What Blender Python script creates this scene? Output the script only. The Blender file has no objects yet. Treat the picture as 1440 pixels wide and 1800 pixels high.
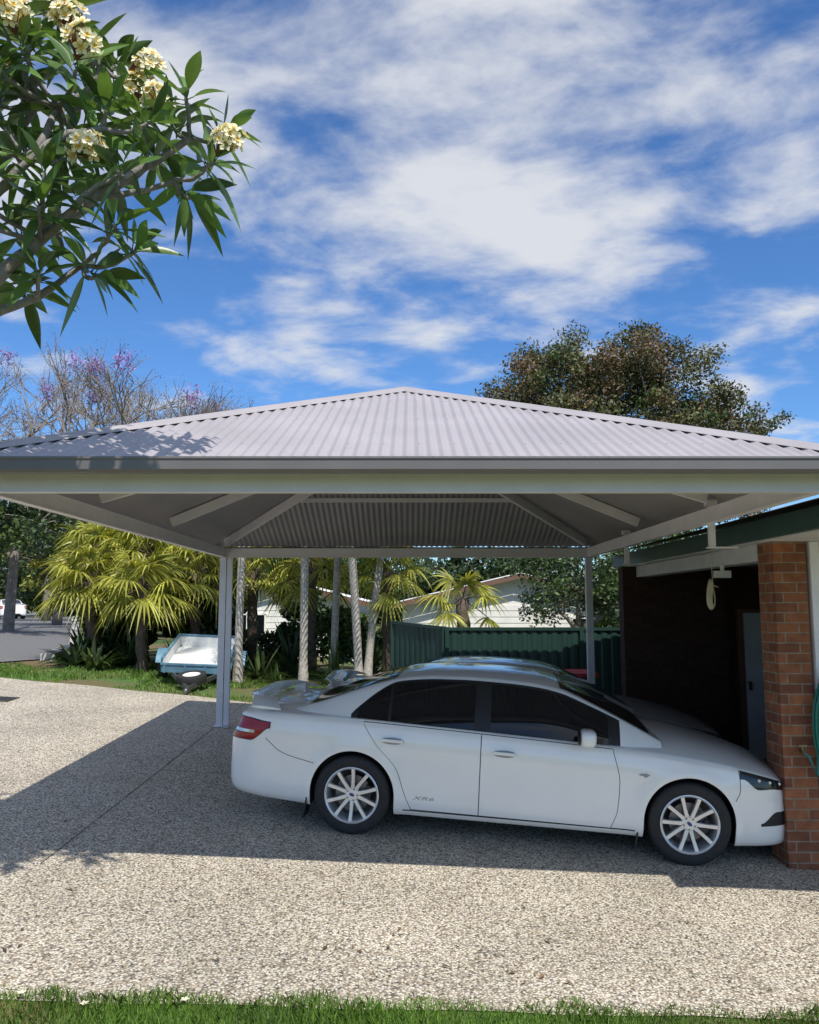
import bpy, math, random
import numpy as np
from mathutils import Vector, Matrix, Euler
random.seed(7); rng=np.random.default_rng(7)
scene=bpy.context.scene
COL=scene.collection
CH=2.28
def R(z): return z+CH

def G(x,y):
    X=min(max(x,-14),14); Y=min(max(y,-20),18)
    return -.052*X+.04*Y-.06*min(max(y-18,0),20)*min(max((x+4)/8,0),1)

# ------------------------------------------------------------ materials
def newmat(name):
    m=bpy.data.materials.new(name); m.use_nodes=True
    nt=m.node_tree; b=nt.nodes['Principled BSDF']
    return m,nt,b
def N(nt,t,**k):
    n=nt.nodes.new(t)
    for a,v in k.items(): setattr(n,a,v)
    return n
def mat(name,col,rough=.6,metal=0,var=.15,scale=6,bump=0,bscale=40,coat=0,island=0,spec=.5,trans=0):
    m,nt,b=newmat(name)
    b.inputs['Roughness'].default_value=rough
    b.inputs['Metallic'].default_value=metal
    b.inputs['Coat Weight'].default_value=coat
    b.inputs['Coat Roughness'].default_value=.04
    b.inputs['Specular IOR Level'].default_value=spec
    tc=N(nt,'ShaderNodeTexCoord')
    no=N(nt,'ShaderNodeTexNoise'); no.inputs['Scale'].default_value=scale; no.inputs['Detail'].default_value=6
    nt.links.new(tc.outputs['Object'],no.inputs['Vector'])
    mr=N(nt,'ShaderNodeMapRange'); mr.inputs[1].default_value=.3; mr.inputs[2].default_value=.7
    mr.inputs[3].default_value=1-var; mr.inputs[4].default_value=1+var
    nt.links.new(no.outputs['Fac'],mr.inputs[0])
    val=mr.outputs[0]
    if island:
        g=N(nt,'ShaderNodeNewGeometry')
        mr2=N(nt,'ShaderNodeMapRange'); mr2.inputs[3].default_value=1-island; mr2.inputs[4].default_value=1+island
        nt.links.new(g.outputs['Random Per Island'],mr2.inputs[0])
        mu=N(nt,'ShaderNodeMath',operation='MULTIPLY')
        nt.links.new(val,mu.inputs[0]); nt.links.new(mr2.outputs[0],mu.inputs[1]); val=mu.outputs[0]
    vm=N(nt,'ShaderNodeVectorMath',operation='SCALE'); vm.inputs[0].default_value=col[:3]
    nt.links.new(val,vm.inputs['Scale'])
    nt.links.new(vm.outputs[0],b.inputs['Base Color'])
    if bump:
        n2=N(nt,'ShaderNodeTexNoise'); n2.inputs['Scale'].default_value=bscale; n2.inputs['Detail'].default_value=4
        nt.links.new(tc.outputs['Object'],n2.inputs['Vector'])
        bp=N(nt,'ShaderNodeBump'); bp.inputs['Strength'].default_value=bump; bp.inputs['Distance'].default_value=.01
        nt.links.new(n2.outputs['Fac'],bp.inputs['Height']); nt.links.new(bp.outputs[0],b.inputs['Normal'])
    if trans:
        out=nt.nodes['Material Output']
        tr=N(nt,'ShaderNodeBsdfTranslucent'); mx=N(nt,'ShaderNodeMixShader'); mx.inputs[0].default_value=trans
        vm2=N(nt,'ShaderNodeVectorMath',operation='MULTIPLY'); vm2.inputs[1].default_value=(1.6,1.5,.7)
        nt.links.new(vm.outputs[0],vm2.inputs[0]); nt.links.new(vm2.outputs[0],tr.inputs['Color'])
        nt.links.new(b.outputs[0],mx.inputs[1]); nt.links.new(tr.outputs[0],mx.inputs[2]); nt.links.new(mx.outputs[0],out.inputs['Surface'])
    return m

M={}
M['roof']=mat('roof_steel',(.37,.345,.36),.42,0,.09,1.7,spec=.6)
M['gutter']=mat('gutter_steel',(.15,.14,.14),.35,0,.05,4)
M['frame']=mat('frame_steel',(.84,.80,.84),.4,0,.05,5)
M['post']=mat('post_steel',(.72,.70,.72),.4,0,.05,5)
M['paint']=mat('white_car_paint',(.88,.865,.84),.28,0,.02,3,coat=1)
M['paint2']=mat('silver_car_paint',(.46,.47,.48),.3,.3,.02,3,coat=1)
M['paintr']=mat('maroon_car_paint',(.25,.02,.03),.3,0,.02,3,coat=1)
M['glass']=mat('tinted_glass',(.006,.008,.011),.03,0,.1,3,coat=0)
M['screen']=mat('windscreen_glass',(.02,.023,.027),.04,0,.1,3,coat=.3)
M['black']=mat('black_plastic',(.015,.015,.016),.45,0,.15,8)
M['gap']=mat('panel_gap',(.03,.03,.03),.8,0,.1,8)
M['joint']=mat('joint_filler',(.10,.095,.085),.9,0,.3,8)
M['tyre']=mat('tyre_rubber',(.022,.022,.023),.75,0,.2,20,bump=.2,bscale=80)
M['rim']=mat('alloy',(.74,.74,.75),.28,.55,.05,8)
M['disc']=mat('brake_steel',(.18,.17,.17),.4,.8,.15,20)
M['red']=mat('tail_red',(.30,.008,.010),.18,0,.1,8,coat=.2)
M['clear']=mat('clear_lamp',(.6,.6,.6),.1,.6,.1,8,coat=1)
M['lampdark']=mat('headlamp_smoke',(.018,.02,.022),.08,.0,.3,30,coat=.2)
M['blueem']=mat('emblem_blue',(.02,.05,.2),.3,0,.1,8)
M['badge']=mat('badge_grey',(.32,.32,.33),.4,.3,.1,8)
M['green']=mat('fence_green',(.012,.040,.032),.45,0,.1,3)
M['fascia']=mat('fascia_green',(.02,.070,.060),.4,0,.1,5)
M['soffit']=mat('soffit_white',(.6,.6,.6),.7,0,.08,3)
M['white']=mat('white_board',(.78,.78,.74),.6,0,.08,3)
M['brown']=mat('brown_trim',(.16,.09,.06),.6,0,.15,4)
M['door']=mat('pale_door',(.6,.62,.64),.5,0,.08,3)
M['hose']=mat('green_hose',(.02,.20,.16),.35,0,.1,9)
M['brass']=mat('tap_brass',(.30,.25,.15),.35,.8,.1,9)
M['cord']=mat('cord_cream',(.55,.48,.33),.6,0,.15,9)
M['binred']=mat('bin_red',(.42,.02,.02),.45,0,.1,9)
M['bingreen']=mat('bin_body',(.02,.05,.035),.5,0,.1,9)
M['tblue']=mat('trailer_blue',(.12,.25,.34),.5,.1,.25,5,bump=.05)
M['tbed']=mat('trailer_bed',(.74,.75,.73),.5,.0,.12,5)
M['asphalt']=mat('asphalt',(.15,.15,.155),.9,0,.2,14,bump=.4,bscale=90)
M['kerb']=mat('kerb_concrete',(.42,.41,.38),.9,0,.15,6,bump=.2)
M['bark']=mat('grey_bark',(.20,.175,.15),.85,0,.35,18,bump=.6,bscale=50)
M['fbark']=mat('frangipani_bark',(.24,.22,.205),.8,0,.3,26,bump=.7,bscale=60)
M['pbark']=mat('palm_bark',(.38,.35,.31),.85,0,.35,20,bump=.6,bscale=40)
M['dbark']=mat('dark_bark',(.10,.075,.055),.9,0,.4,20,bump=.9,bscale=40)
M['twig']=mat('twig',(.225,.19,.165),.9,0,.3,6)
M['fleaf']=mat('frangipani_leaf',(.10,.185,.05),.33,0,.2,8,island=.5,trans=.25)
M['petal']=mat('petal_white',(.84,.80,.62),.6,0,.06,20,island=.1,trans=.2)
M['petaly']=mat('petal_yellow',(.75,.50,.08),.6,0,.1,20)
M['fbud']=mat('flower_stalk',(.20,.07,.05),.6,0,.2,20)
M['fan']=mat('fan_palm_leaf',(.33,.34,.065),.42,0,.3,2,island=.55,trans=.3)
M['feather']=mat('feather_palm_leaf',(.065,.115,.028),.45,0,.3,2,island=.45,trans=.2)
M['dleaf']=mat('dark_leaf',(.028,.055,.018),.5,0,.35,.9,island=.6,trans=.15)
M['mleaf']=mat('mid_leaf',(.065,.105,.028),.5,0,.35,.8,island=.6,trans=.2)
M['oleaf']=mat('olive_leaf',(.095,.10,.04),.55,0,.4,.7,island=.6,trans=.15)
M['rleaf']=mat('russet_leaf',(.155,.10,.05),.6,0,.3,.8,island=.5,trans=.15)
M['purple']=mat('purple_blossom',(.36,.24,.62),.6,0,.2,5,island=.4,trans=.25)
M['blade']=mat('grass_blade',(.12,.22,.035),.5,0,.35,2.5,island=.5,trans=.3)
M['dryleaf']=mat('dry_leaf',(.16,.09,.045),.8,0,.3,9,island=.6)
M['grate']=mat('drain_steel',(.09,.09,.09),.5,.6,.2,12)

def driveway_mat():
    m,nt,b=newmat('exposed_aggregate')
    L=nt.links.new
    tc=N(nt,'ShaderNodeTexCoord')
    v=N(nt,'ShaderNodeTexVoronoi'); v.inputs['Scale'].default_value=72; L(tc.outputs['Object'],v.inputs['Vector'])
    sep=N(nt,'ShaderNodeSeparateColor'); L(v.outputs['Color'],sep.inputs[0])
    cr=N(nt,'ShaderNodeValToRGB'); e=cr.color_ramp; e.interpolation='CONSTANT'
    cols=[(0,(.72,.65,.52)),(.22,(.46,.395,.30)),(.40,(.80,.75,.64)),(.60,(.35,.305,.25)),(.72,(.60,.545,.44)),(.86,(.15,.13,.105)),(.93,(.50,.395,.27))]
    e.elements[0].position=0; e.elements[0].color=(*cols[0][1],1)
    e.elements[1].position=cols[1][0]; e.elements[1].color=(*cols[1][1],1)
    for p,c in cols[2:]:
        q=e.elements.new(p); q.color=(*c,1)
    L(sep.outputs[0],cr.inputs[0])
    d=N(nt,'ShaderNodeMapRange'); d.inputs[1].default_value=.35; d.inputs[2].default_value=.75; d.inputs[3].default_value=1; d.inputs[4].default_value=.38
    L(v.outputs['Distance'],d.inputs[0])
    no=N(nt,'ShaderNodeTexNoise'); no.inputs['Scale'].default_value=.9; no.inputs['Detail'].default_value=9; no.inputs['Roughness'].default_value=.68
    L(tc.outputs['Object'],no.inputs['Vector'])
    r=N(nt,'ShaderNodeMapRange'); r.inputs[1].default_value=.3; r.inputs[2].default_value=.7; r.inputs[3].default_value=.78; r.inputs[4].default_value=1.14
    L(no.outputs['Fac'],r.inputs[0])
    mu=N(nt,'ShaderNodeMath',operation='MULTIPLY'); L(d.outputs[0],mu.inputs[0]); L(r.outputs[0],mu.inputs[1])
    s=N(nt,'ShaderNodeVectorMath',operation='SCALE'); L(cr.outputs[0],s.inputs[0]); L(mu.outputs[0],s.inputs['Scale'])
    L(s.outputs[0],b.inputs['Base Color']); b.inputs['Roughness'].default_value=.75
    bp=N(nt,'ShaderNodeBump'); bp.inputs['Strength'].default_value=.8; bp.inputs['Distance'].default_value=.006; bp.invert=True
    L(v.outputs['Distance'],bp.inputs['Height']); L(bp.outputs[0],b.inputs['Normal'])
    return m
M['drive']=driveway_mat()
def ground_mat():
    m,nt,b=newmat('lawn_ground'); L=nt.links.new
    tc=N(nt,'ShaderNodeTexCoord')
    n1=N(nt,'ShaderNodeTexNoise'); n1.inputs['Scale'].default_value=.5; n1.inputs['Detail'].default_value=8
    n2=N(nt,'ShaderNodeTexNoise'); n2.inputs['Scale'].default_value=30; n2.inputs['Detail'].default_value=5
    L(tc.outputs['Object'],n1.inputs['Vector']); L(tc.outputs['Object'],n2.inputs['Vector'])
    c1=N(nt,'ShaderNodeValToRGB'); c1.color_ramp.elements[0].position=.42; c1.color_ramp.elements[0].color=(.07,.13,.028,1)
    c1.color_ramp.elements[1].position=.66; c1.color_ramp.elements[1].color=(.16,.10,.055,1)
    L(n1.outputs['Fac'],c1.inputs[0])
    r=N(nt,'ShaderNodeMapRange'); r.inputs[1].default_value=.3; r.inputs[2].default_value=.7; r.inputs[3].default_value=.6; r.inputs[4].default_value=1.4
    L(n2.outputs['Fac'],r.inputs[0])
    s=N(nt,'ShaderNodeVectorMath',operation='SCALE'); L(c1.outputs[0],s.inputs[0]); L(r.outputs[0],s.inputs['Scale'])
    L(s.outputs[0],b.inputs['Base Color']); b.inputs['Roughness'].default_value=.95
    return m
M['ground']=ground_mat()
def brick_mat(name,c1,c2,mort):
    m,nt,b=newmat(name); L=nt.links.new
    tc=N(nt,'ShaderNodeTexCoord'); sp=N(nt,'ShaderNodeSeparateXYZ'); L(tc.outputs['Object'],sp.inputs[0])
    ad=N(nt,'ShaderNodeMath',operation='ADD'); L(sp.outputs[0],ad.inputs[0]); L(sp.outputs[1],ad.inputs[1])
    cb=N(nt,'ShaderNodeCombineXYZ'); L(ad.outputs[0],cb.inputs[0]); L(sp.outputs[2],cb.inputs[1])
    br=N(nt,'ShaderNodeTexBrick'); L(cb.outputs[0],br.inputs['Vector'])
    br.inputs['Scale'].default_value=1; br.inputs['Brick Width'].default_value=.24; br.inputs['Row Height'].default_value=.086
    br.inputs['Mortar Size'].default_value=.006; br.inputs['Mortar Smooth'].default_value=.1; br.inputs['Color1'].default_value=(*c1,1); br.inputs['Color2'].default_value=(*c2,1)
    br.inputs['Mortar'].default_value=(*mort,1)
    n2=N(nt,'ShaderNodeTexNoise'); n2.inputs['Scale'].default_value=14; n2.inputs['Detail'].default_value=6; L(tc.outputs['Object'],n2.inputs['Vector'])
    r=N(nt,'ShaderNodeMapRange'); r.inputs[1].default_value=.3; r.inputs[2].default_value=.7; r.inputs[3].default_value=.75; r.inputs[4].default_value=1.2
    L(n2.outputs['Fac'],r.inputs[0])
    s=N(nt,'ShaderNodeVectorMath',operation='SCALE'); L(br.outputs['Color'],s.inputs[0]); L(r.outputs[0],s.inputs['Scale'])
    L(s.outputs[0],b.inputs['Base Color']); b.inputs['Roughness'].default_value=.9
    bp=N(nt,'ShaderNodeBump'); bp.inputs['Strength'].default_value=.7; bp.inputs['Distance'].default_value=.008; bp.invert=True
    L(br.outputs['Fac'],bp.inputs['Height']); L(bp.outputs[0],b.inputs['Normal'])
    return m
M['brick']=brick_mat('orange_brick',(.33,.12,.052),(.18,.065,.034),(.27,.21,.155))
M['dbrick']=brick_mat('shaded_brick',(.07,.032,.022),(.05,.026,.02),(.055,.04,.03))  # same brick, with the garage's shade put into its colours

# ------------------------------------------------------------ builders
class B:
    def __init__(s): s.v=[]; s.f=[]; s.m=[]
    def add(s,vs,fs,mi=0):
        o=len(s.v); s.v.extend([tuple(p) for p in vs]); s.f.extend([tuple(i+o for i in f) for f in fs])
        if hasattr(mi,'__len__'): s.m.extend(mi)
        else: s.m.extend([mi]*len(fs))
        return o
    def box(s,c,size,mi=0,rot=None,taper=1.0):
        hx,hy,hz=[a/2 for a in size]; vs=[]
        for z,t in ((-hz,1),(hz,taper)):
            for x,y in ((-hx,-hy),(hx,-hy),(hx,hy),(-hx,hy)):
                p=Vector((x*t,y*t,z))
                if rot is not None: p=rot@p
                vs.append(p+Vector(c))
        s.add(vs,[(3,2,1,0),(4,5,6,7),(0,1,5,4),(1,2,6,5),(2,3,7,6),(3,0,4,7)],mi)
    def bar(s,p0,p1,w,h,mi=0):
        p0=Vector(p0);p1=Vector(p1); d=p1-p0; L=d.length
        x=d.normalized(); up=Vector((0,0,1))
        if abs(x.z)>.99: up=Vector((0,1,0))
        y=up.cross(x).normalized(); z=x.cross(y)
        s.box((p0+p1)/2,(L,w,h),mi,Matrix((x,y,z)).transposed())
    def tube(s,pts,rad,n=8,mi=0,caps=True):
        pts=[Vector(p) for p in pts]
        if not hasattr(rad,'__len__'): rad=[rad]*len(pts)
        rings=[]; ref=None
        for i,p in enumerate(pts):
            a=pts[max(i-1,0)]; b=pts[min(i+1,len(pts)-1)]; d=(b-a)
            if d.length<1e-9: d=Vector((0,0,1))
            d.normalize()
            if ref is None:
                ref=Vector((1,0,0)) if abs(d.x)<.8 else Vector((0,1,0))
            u=(ref-d*ref.dot(d))
            if u.length<1e-6: u=d.orthogonal()
            u.normalize(); w=d.cross(u); ref=u
            rings.append([p+(u*math.cos(2*math.pi*k/n)+w*math.sin(2*math.pi*k/n))*rad[i] for k in range(n)])
        vs=[q for r in rings for q in r]; fs=[]
        for i in range(len(pts)-1):
            for k in range(n):
                k2=(k+1)%n; fs.append((i*n+k,i*n+k2,(i+1)*n+k2,(i+1)*n+k))
        if caps:
            fs.append(tuple(range(n))[::-1]); fs.append(tuple((len(pts)-1)*n+k for k in range(n)))
        s.add(vs,fs,mi)
    def lathe(s,prof,n=40,mi=0,close=False,T=None):
        vs=[];fs=[];m=len(prof)
        for k in range(n):
            a=2*math.pi*k/n
            for r,y in prof:
                p=Vector((r*math.cos(a),y,r*math.sin(a)))
                vs.append(T@p if T else p)
        for k in range(n):
            k2=(k+1)%n
            for j in range(m-1 if not close else m):
                j2=(j+1)%m; fs.append((k*m+j,k*m+j2,k2*m+j2,k2*m+j))
        s.add(vs,fs,mi)
    def disc(s,r,y,n=32,mi=0,rz=None,flip=False):
        rz=rz or r
        vs=[(r*math.cos(2*math.pi*k/n),y,rz*math.sin(2*math.pi*k/n)) for k in range(n)]
        s.add(vs,[tuple(range(n))],mi)
    def ell(s,c,r,mi=0,n=14,m=9,e=1.0):
        vs=[];fs=[]
        def pw(v): return math.copysign(abs(v)**e,v)
        for i in range(m+1):
            t=math.pi*i/m
            for k in range(n):
                a=2*math.pi*k/n
                vs.append((c[0]+r[0]*pw(math.sin(t))*pw(math.cos(a)),c[1]+r[1]*pw(math.sin(t))*pw(math.sin(a)),c[2]+r[2]*pw(math.cos(t))))
        for i in range(m):
            for k in range(n):
                k2=(k+1)%n; fs.append((i*n+k,(i+1)*n+k,(i+1)*n+k2,i*n+k2))
        s.add(vs,fs,mi)
    def obj(s,name,mats,parent=None,smooth=False,sharp=35,world=False,kind=None,label=None):
        me=bpy.data.meshes.new(name); me.from_pydata(s.v,[],s.f)
        for k in mats: me.materials.append(M[k] if isinstance(k,str) else k)
        me.polygons.foreach_set('material_index',s.m)
        if smooth:
            me.polygons.foreach_set('use_smooth',[True]*len(s.f))
            if sharp: me.set_sharp_from_angle(angle=math.radians(sharp))
        me.update()
        o=bpy.data.objects.new(name,me); COL.objects.link(o)
        if parent:
            o.parent=parent
            if world: o.matrix_parent_inverse=parent.matrix_basis.inverted()
        if kind: o['kind']=kind
        if label: o['label']=label
        return o
def thing(name,label,cat,mtx=None,loc=None,group=None):
    o=bpy.data.objects.new(name,None); COL.objects.link(o); o.empty_display_size=.3
    if mtx is not None: o.matrix_basis=mtx
    if loc is not None: o.location=loc
    o['label']=label; o['category']=cat
    if group: o['group']=group
    return o
def quads_obj(name,V,nper,mats,parent=None,mi=None,world=False,kind=None):
    n=V.shape[0]; me=bpy.data.meshes.new(name)
    me.vertices.add(n*nper); me.vertices.foreach_set('co',V.reshape(-1).astype(np.float32))
    me.loops.add(n*nper); me.loops.foreach_set('vertex_index',np.arange(n*nper,dtype=np.int32))
    me.polygons.add(n); me.polygons.foreach_set('loop_start',np.arange(0,n*nper,nper,dtype=np.int32))
    me.polygons.foreach_set('loop_total',np.full(n,nper,dtype=np.int32))
    for k in mats: me.materials.append(M[k])
    if mi is not None: me.polygons.foreach_set('material_index',mi.astype(np.int32))
    me.update(calc_edges=True); me.validate()
    o=bpy.data.objects.new(name,me); COL.objects.link(o)
    if parent:
        o.parent=parent
        if world: o.matrix_parent_inverse=parent.matrix_basis.inverted()
    if kind: o['kind']=kind
    return o
def leaf_quads(C,size,aspect=.45,flat=0.0):
    n=len(C)
    d=rng.normal(size=(n,3)); d[:,2]*=(1-flat); d/=np.linalg.norm(d,axis=1)[:,None]
    u=rng.normal(size=(n,3)); u-=d*(u*d).sum(1)[:,None]; u/=np.linalg.norm(u,axis=1)[:,None]
    s=size*rng.uniform(.6,1.3,size=(n,1))
    a=C-d*s*.5; b=C+u*s*aspect*.5; c=C+d*s*.5; e=C-u*s*aspect*.5
    return np.stack([a,b,c,e],axis=1)

# ------------------------------------------------------------ ground
xs=sorted(set([-900,-600,-400,-250,-150,-100,-80]+list(range(-60,61))+[80,100,150,250,400,600,900]))
ys=sorted(set([-300,-150,-80,-40]+list(range(-20,71))+[80,100,150,250,400,700,1200]))
g=B(); vs=[(x,y,G(x,y)) for y in ys for x in xs]; nx=len(xs)
g.add(vs,[(j*nx+i,j*nx+i+1,(j+1)*nx+i+1,(j+1)*nx+i) for j in range(len(ys)-1) for i in range(nx-1)])
g.obj('ground',['ground'],smooth=True,sharp=None,kind='structure')
def near(x): return 4.56+.058*x+.012*math.sin(x*5)+.008*math.sin(x*13)
fx=[-24,-12,-7.7,-4.75,-2.7,0,3,9]; fy=[15.6,15.6,15.3,14.6,14.0,13.6,13.2,13.2]
def far(x): return float(np.interp(x,fx,fy))+.05*math.sin(x*3)
g=B(); X=[-24+i*.25 for i in range(133)]; rows=12
vs=[]
for x in X:
    for j in range(rows+1):
        y=near(x)+(far(x)-near(x))*j/rows; vs.append((x,y,G(x,y)+.008))
g.add(vs,[(i*(rows+1)+j,(i+1)*(rows+1)+j,(i+1)*(rows+1)+j+1,i*(rows+1)+j+1) for i in range(len(X)-1) for j in range(rows)])
g.obj('driveway',['drive'],kind='structure')
g=B()
def strip(p,q,w,off):
    p=Vector(p);q=Vector(q);d=(q-p).normalized();s=Vector((-d.y,d.x))*w/2
    vs=[]
    for a in (p,q):
        for sg in (-1,1):
            c=a+s*sg; vs.append((c.x,c.y,G(c.x,c.y)+off))
    g.add(vs,[(0,2,3,1)])
strip((-2.72,6.3),(-2.72,13.9),.008,.0125); strip((-2.70,9.2),(8,9.2),.010,.0125)
g.obj('driveway_joint',['joint'],kind='structure')
g=B(); vs=[];nr=60;nc=16
def rl(y): return float(np.interp(y,[16.6,18,60,200],[-24,-20,-36,-84]))
def rr(y): return float(np.interp(y,[16.6,18,22,60,200],[-8.9,-8.0,-9.0,-24.5,-75]))
yy=list(np.linspace(16.6,60,nr))+[80,120,200]
for y in yy:
    for j in range(nc+1):
        x=rl(y)+(rr(y)-rl(y))*j/nc; vs.append((x,y,G(x,y)+.03))
g.add(vs,[(i*(nc+1)+j,i*(nc+1)+j+1,(i+1)*(nc+1)+j+1,(i+1)*(nc+1)+j) for i in range(len(yy)-1) for j in range(nc)])
g.obj('road',['asphalt'],kind='structure')
g=B()
for f,sg in ((rr,1),(rl,-1)):
    for a,b in zip(yy[2:-1],yy[3:]):
        g.bar((f(a)+.15*sg,a,G(f(a),a)+.05),(f(b)+.15*sg,b,G(f(b),b)+.05),.3,.2)
g.obj('kerb',['kerb'],kind='structure')

def blades(name,n,xr,yr,h,w,cond=None):
    x=rng.uniform(*xr,size=n); y=rng.uniform(*yr,size=n)
    if cond is not None:
        k=cond(x,y); x=x[k]; y=y[k]; n=len(x)
    z=np.array([G(a,b) for a,b in zip(x,y)])
    a=rng.uniform(0,2*np.pi,n); hh=h*rng.uniform(.4,1.2,n)*(0.75+.35*np.sin(x*3.1+y*2)*np.cos(x*1.7)); ww=w*rng.uniform(.6,1.2,n)
    dx=np.cos(a)*ww/2; dy=np.sin(a)*ww/2
    b=rng.uniform(0,2*np.pi,n); le=hh*rng.uniform(.1,.8,n)
    P0=np.stack([x-dx,y-dy,z],1);P1=np.stack([x+dx,y+dy,z],1)
    m0=np.stack([x+dx*.8+np.cos(b)*le*.3,y+dy*.8+np.sin(b)*le*.3,z+hh*.6],1)
    m1=np.stack([x-dx*.8+np.cos(b)*le*.3,y-dy*.8+np.sin(b)*le*.3,z+hh*.6],1)
    T=np.stack([x+np.cos(b)*le,y+np.sin(b)*le,z+hh],1)
    V=np.stack([P0,P1,m0,T,m1],1)
    return quads_obj(name,V,5,['blade'],kind='stuff')
blades('lawn_grass',64000,(-3.2,3.3),(3.9,4.95),.06,.006,lambda x,y: y<4.62+.058*x+.035*np.sin(x*9)+.02*np.sin(x*23)+rng.normal(0,.025,len(x)))
def vergec(x,y):
    f=np.interp(x,fx,fy)+.06
    rx=np.interp(y,[15,16.6,18,22],[-30,-8.6,-7.7,-8.7])
    return (y>f)&(x>rx)&(np.sin(x*1.3+y)*np.cos(y*1.9-x)>-.45)
blades('verge_grass',48000,(-14,.5),(13.6,18.5),.09,.016,vergec)

# ------------------------------------------------------------ carport
cx=-.05; HW=2.62; YF=5.09; YR=11.8; ZB=R(.714); BH=.13
EX=2.87; EYF=4.85; EYR=12.1; EZ=R(.895); TP=math.tan(math.radians(22.5))
cp=thing('carport','pale grey steel carport with hipped corrugated roof over the driveway','carport',loc=(cx,8.4,G(cx,8.4)))
rf=B()
def roof_face(A,e,inw,L,maxrun):
    A=Vector(A);e=Vector(e);inw=Vector(inw)
    nrm=(Vector((0,0,1))-inw*TP).normalized()
    n=int(L/.076*8); vs=[]
    for i in range(n+1):
        a=L*i/n; run=min(a,L-a,maxrun); o=nrm*.0085*math.sin(2*math.pi*a/.076)
        for r in (0,run):
            vs.append(A+e*a+inw*r+Vector((0,0,r*TP))+o)
    rf.add(vs,[(2*i,2*i+2,2*i+3,2*i+1) for i in range(n)])
roof_face((cx-EX,EYF,EZ),(1,0,0),(0,1,0),2*EX,EX)
roof_face((cx+EX,EYR,EZ),(-1,0,0),(0,-1,0),2*EX,EX)
roof_face((cx+EX,EYF,EZ),(0,1,0),(-1,0,0),EYR-EYF,EX)
roof_face((cx-EX,EYR,EZ),(0,-1,0),(1,0,0),EYR-EYF,EX)
nrm=Vector((0,-TP,1)).normalized()
for run in (.35,1.25,2.1):
    a=run+.1
    while a<2*EX-run-.05:
        p=Vector((cx-EX+a-(a%.228)+.019,EYF+run,EZ+run*TP))+nrm*.0095
        if run<a-(a%.228)<2*EX-run: rf.ell(p,(.006,.006,.004),0,6,3)
        a+=.228
roof=rf.obj('roof',['roof'],cp,smooth=True,sharp=None,world=True)
zr=EZ+EX*TP+.01; r1=(cx,EYF+EX,zr); r2=(cx,EYR-EX,zr)
for c,r in (((cx-EX,EYF,EZ),r1),((cx+EX,EYF,EZ),r1),((cx-EX,EYR,EZ),r2),((cx+EX,EYR,EZ),r2)):
    b=B(); c=Vector(c)+Vector((0,0,.012)); r=Vector(r)
    d=(r-c).normalized(); sd=Vector((-d.y,d.x,0)).normalized(); up=sd.cross(d)*-1
    if up.z<0: up=-up
    prof=[(-.10,-.030),(-.095,-.022),(-.035,.0),(-.02,.016),(0,.022),(.02,.016),(.035,.0),(.095,-.022),(.10,-.030)]
    vs=[]
    for p in (c,r):
        for a,h in prof: vs.append(p+sd*a+up*h)
    n=len(prof); b.add(vs,[(i,i+1,n+i+1,n+i) for i in range(n-1)])
    b.obj('hip_cap',['roof'],roof,smooth=True,sharp=50,world=True)
b=B(); b.bar(Vector(r1)+Vector((0,-.02,.0)),Vector(r2)+Vector((0,.02,.0)),.16,.03); b.obj('ridge_cap',['roof'],roof,world=True)
b=B(); prof=[(-.005,.0),(-.005,-.082),(.085,-.085),(.108,-.07),(.112,-.015),(.120,-.008),(.120,.004),(.108,.004),(.104,-.010),(.098,-.066),(.08,-.076),(.005,-.074),(.005,0)]
vs=[]
for o,z in prof:
    for sx,sy in ((-1,0),(1,0),(1,1),(-1,1)):
        x=cx+sx*(EX+o-.04); y=(EYF-o+.04) if sy==0 else (EYR+o-.04); vs.append((x,y,EZ+z-.012))
n=len(prof)
b.add(vs,[(4*i+k,4*i+(k+1)%4,4*((i+1)%n)+(k+1)%4,4*((i+1)%n)+k) for i in range(n) for k in range(4)])
b.obj('gutter',['gutter'],cp,world=True)
def beam(p,q):
    b=B(); p=Vector(p);q=Vector(q)
    H=BH; t=.05
    c=Vector((0,0,H/2))
    b.bar(p+c,q+c,t,H-.024)
    b.bar(p+Vector((0,0,.006)),q+Vector((0,0,.006)),t+.016,.012); b.bar(p+Vector((0,0,H-.006)),q+Vector((0,0,H-.006)),t+.016,.012)
    b.obj('beam',['frame'],cp,world=True)
xl=cx-HW; xr_=cx+HW
beam((xl-.045,YF,ZB),(xr_+.045,YF,ZB)); beam((xl-.045,YR,ZB),(xr_+.045,YR,ZB))
beam((xl,YF+.034,ZB),(xl,YR-.034,ZB)); beam((xr_,YF+.034,ZB),(xr_,YR-.034,ZB))
for x,y in ((xl,YF),(xl,YR),(xr_,YR)):
    b=B(); g0=G(x,y)
    b.box((x,y,(g0+ZB)/2-.002),(.09,.09,ZB-g0-.004)); 
    b.box((x,y,g0+.016),(.16,.16,.012))
    b.obj('post',['post'],cp,world=True)
b=B(); b.box((xl+.092,YR-.01,(ZB+G(xl,YR))/2+.03),(.075,.055,ZB-G(xl,YR)-.06)); b.bar((xl+.092,YR-.02,G(xl,YR)+.08),(xl+.12,YR-.16,G(xl,YR)+.03),.07,.05)
for z in (.5,1.6): b.box((xl+.092,YR-.01,G(xl,YR)+z),(.09,.062,.03))
b.obj('downpipe',['post'],cp,world=True)
def rafter(p,q,w=.05,h=.10):
    b=B(); b.bar(p,q,w,h); b.obj('rafter',['frame'],cp,world=True)
def rz(x,y):
    run=min(x-(cx-EX),cx+EX-x,y-EYF,EYR-y); return EZ+run*TP-.075
for y in (6.95,9.05):
    for sg in (-1,1):
        x0=cx+sg*(HW-.03); rafter((x0,y,rz(x0,y)),(cx+sg*.03,y,rz(cx+sg*.03,y)))
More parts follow.
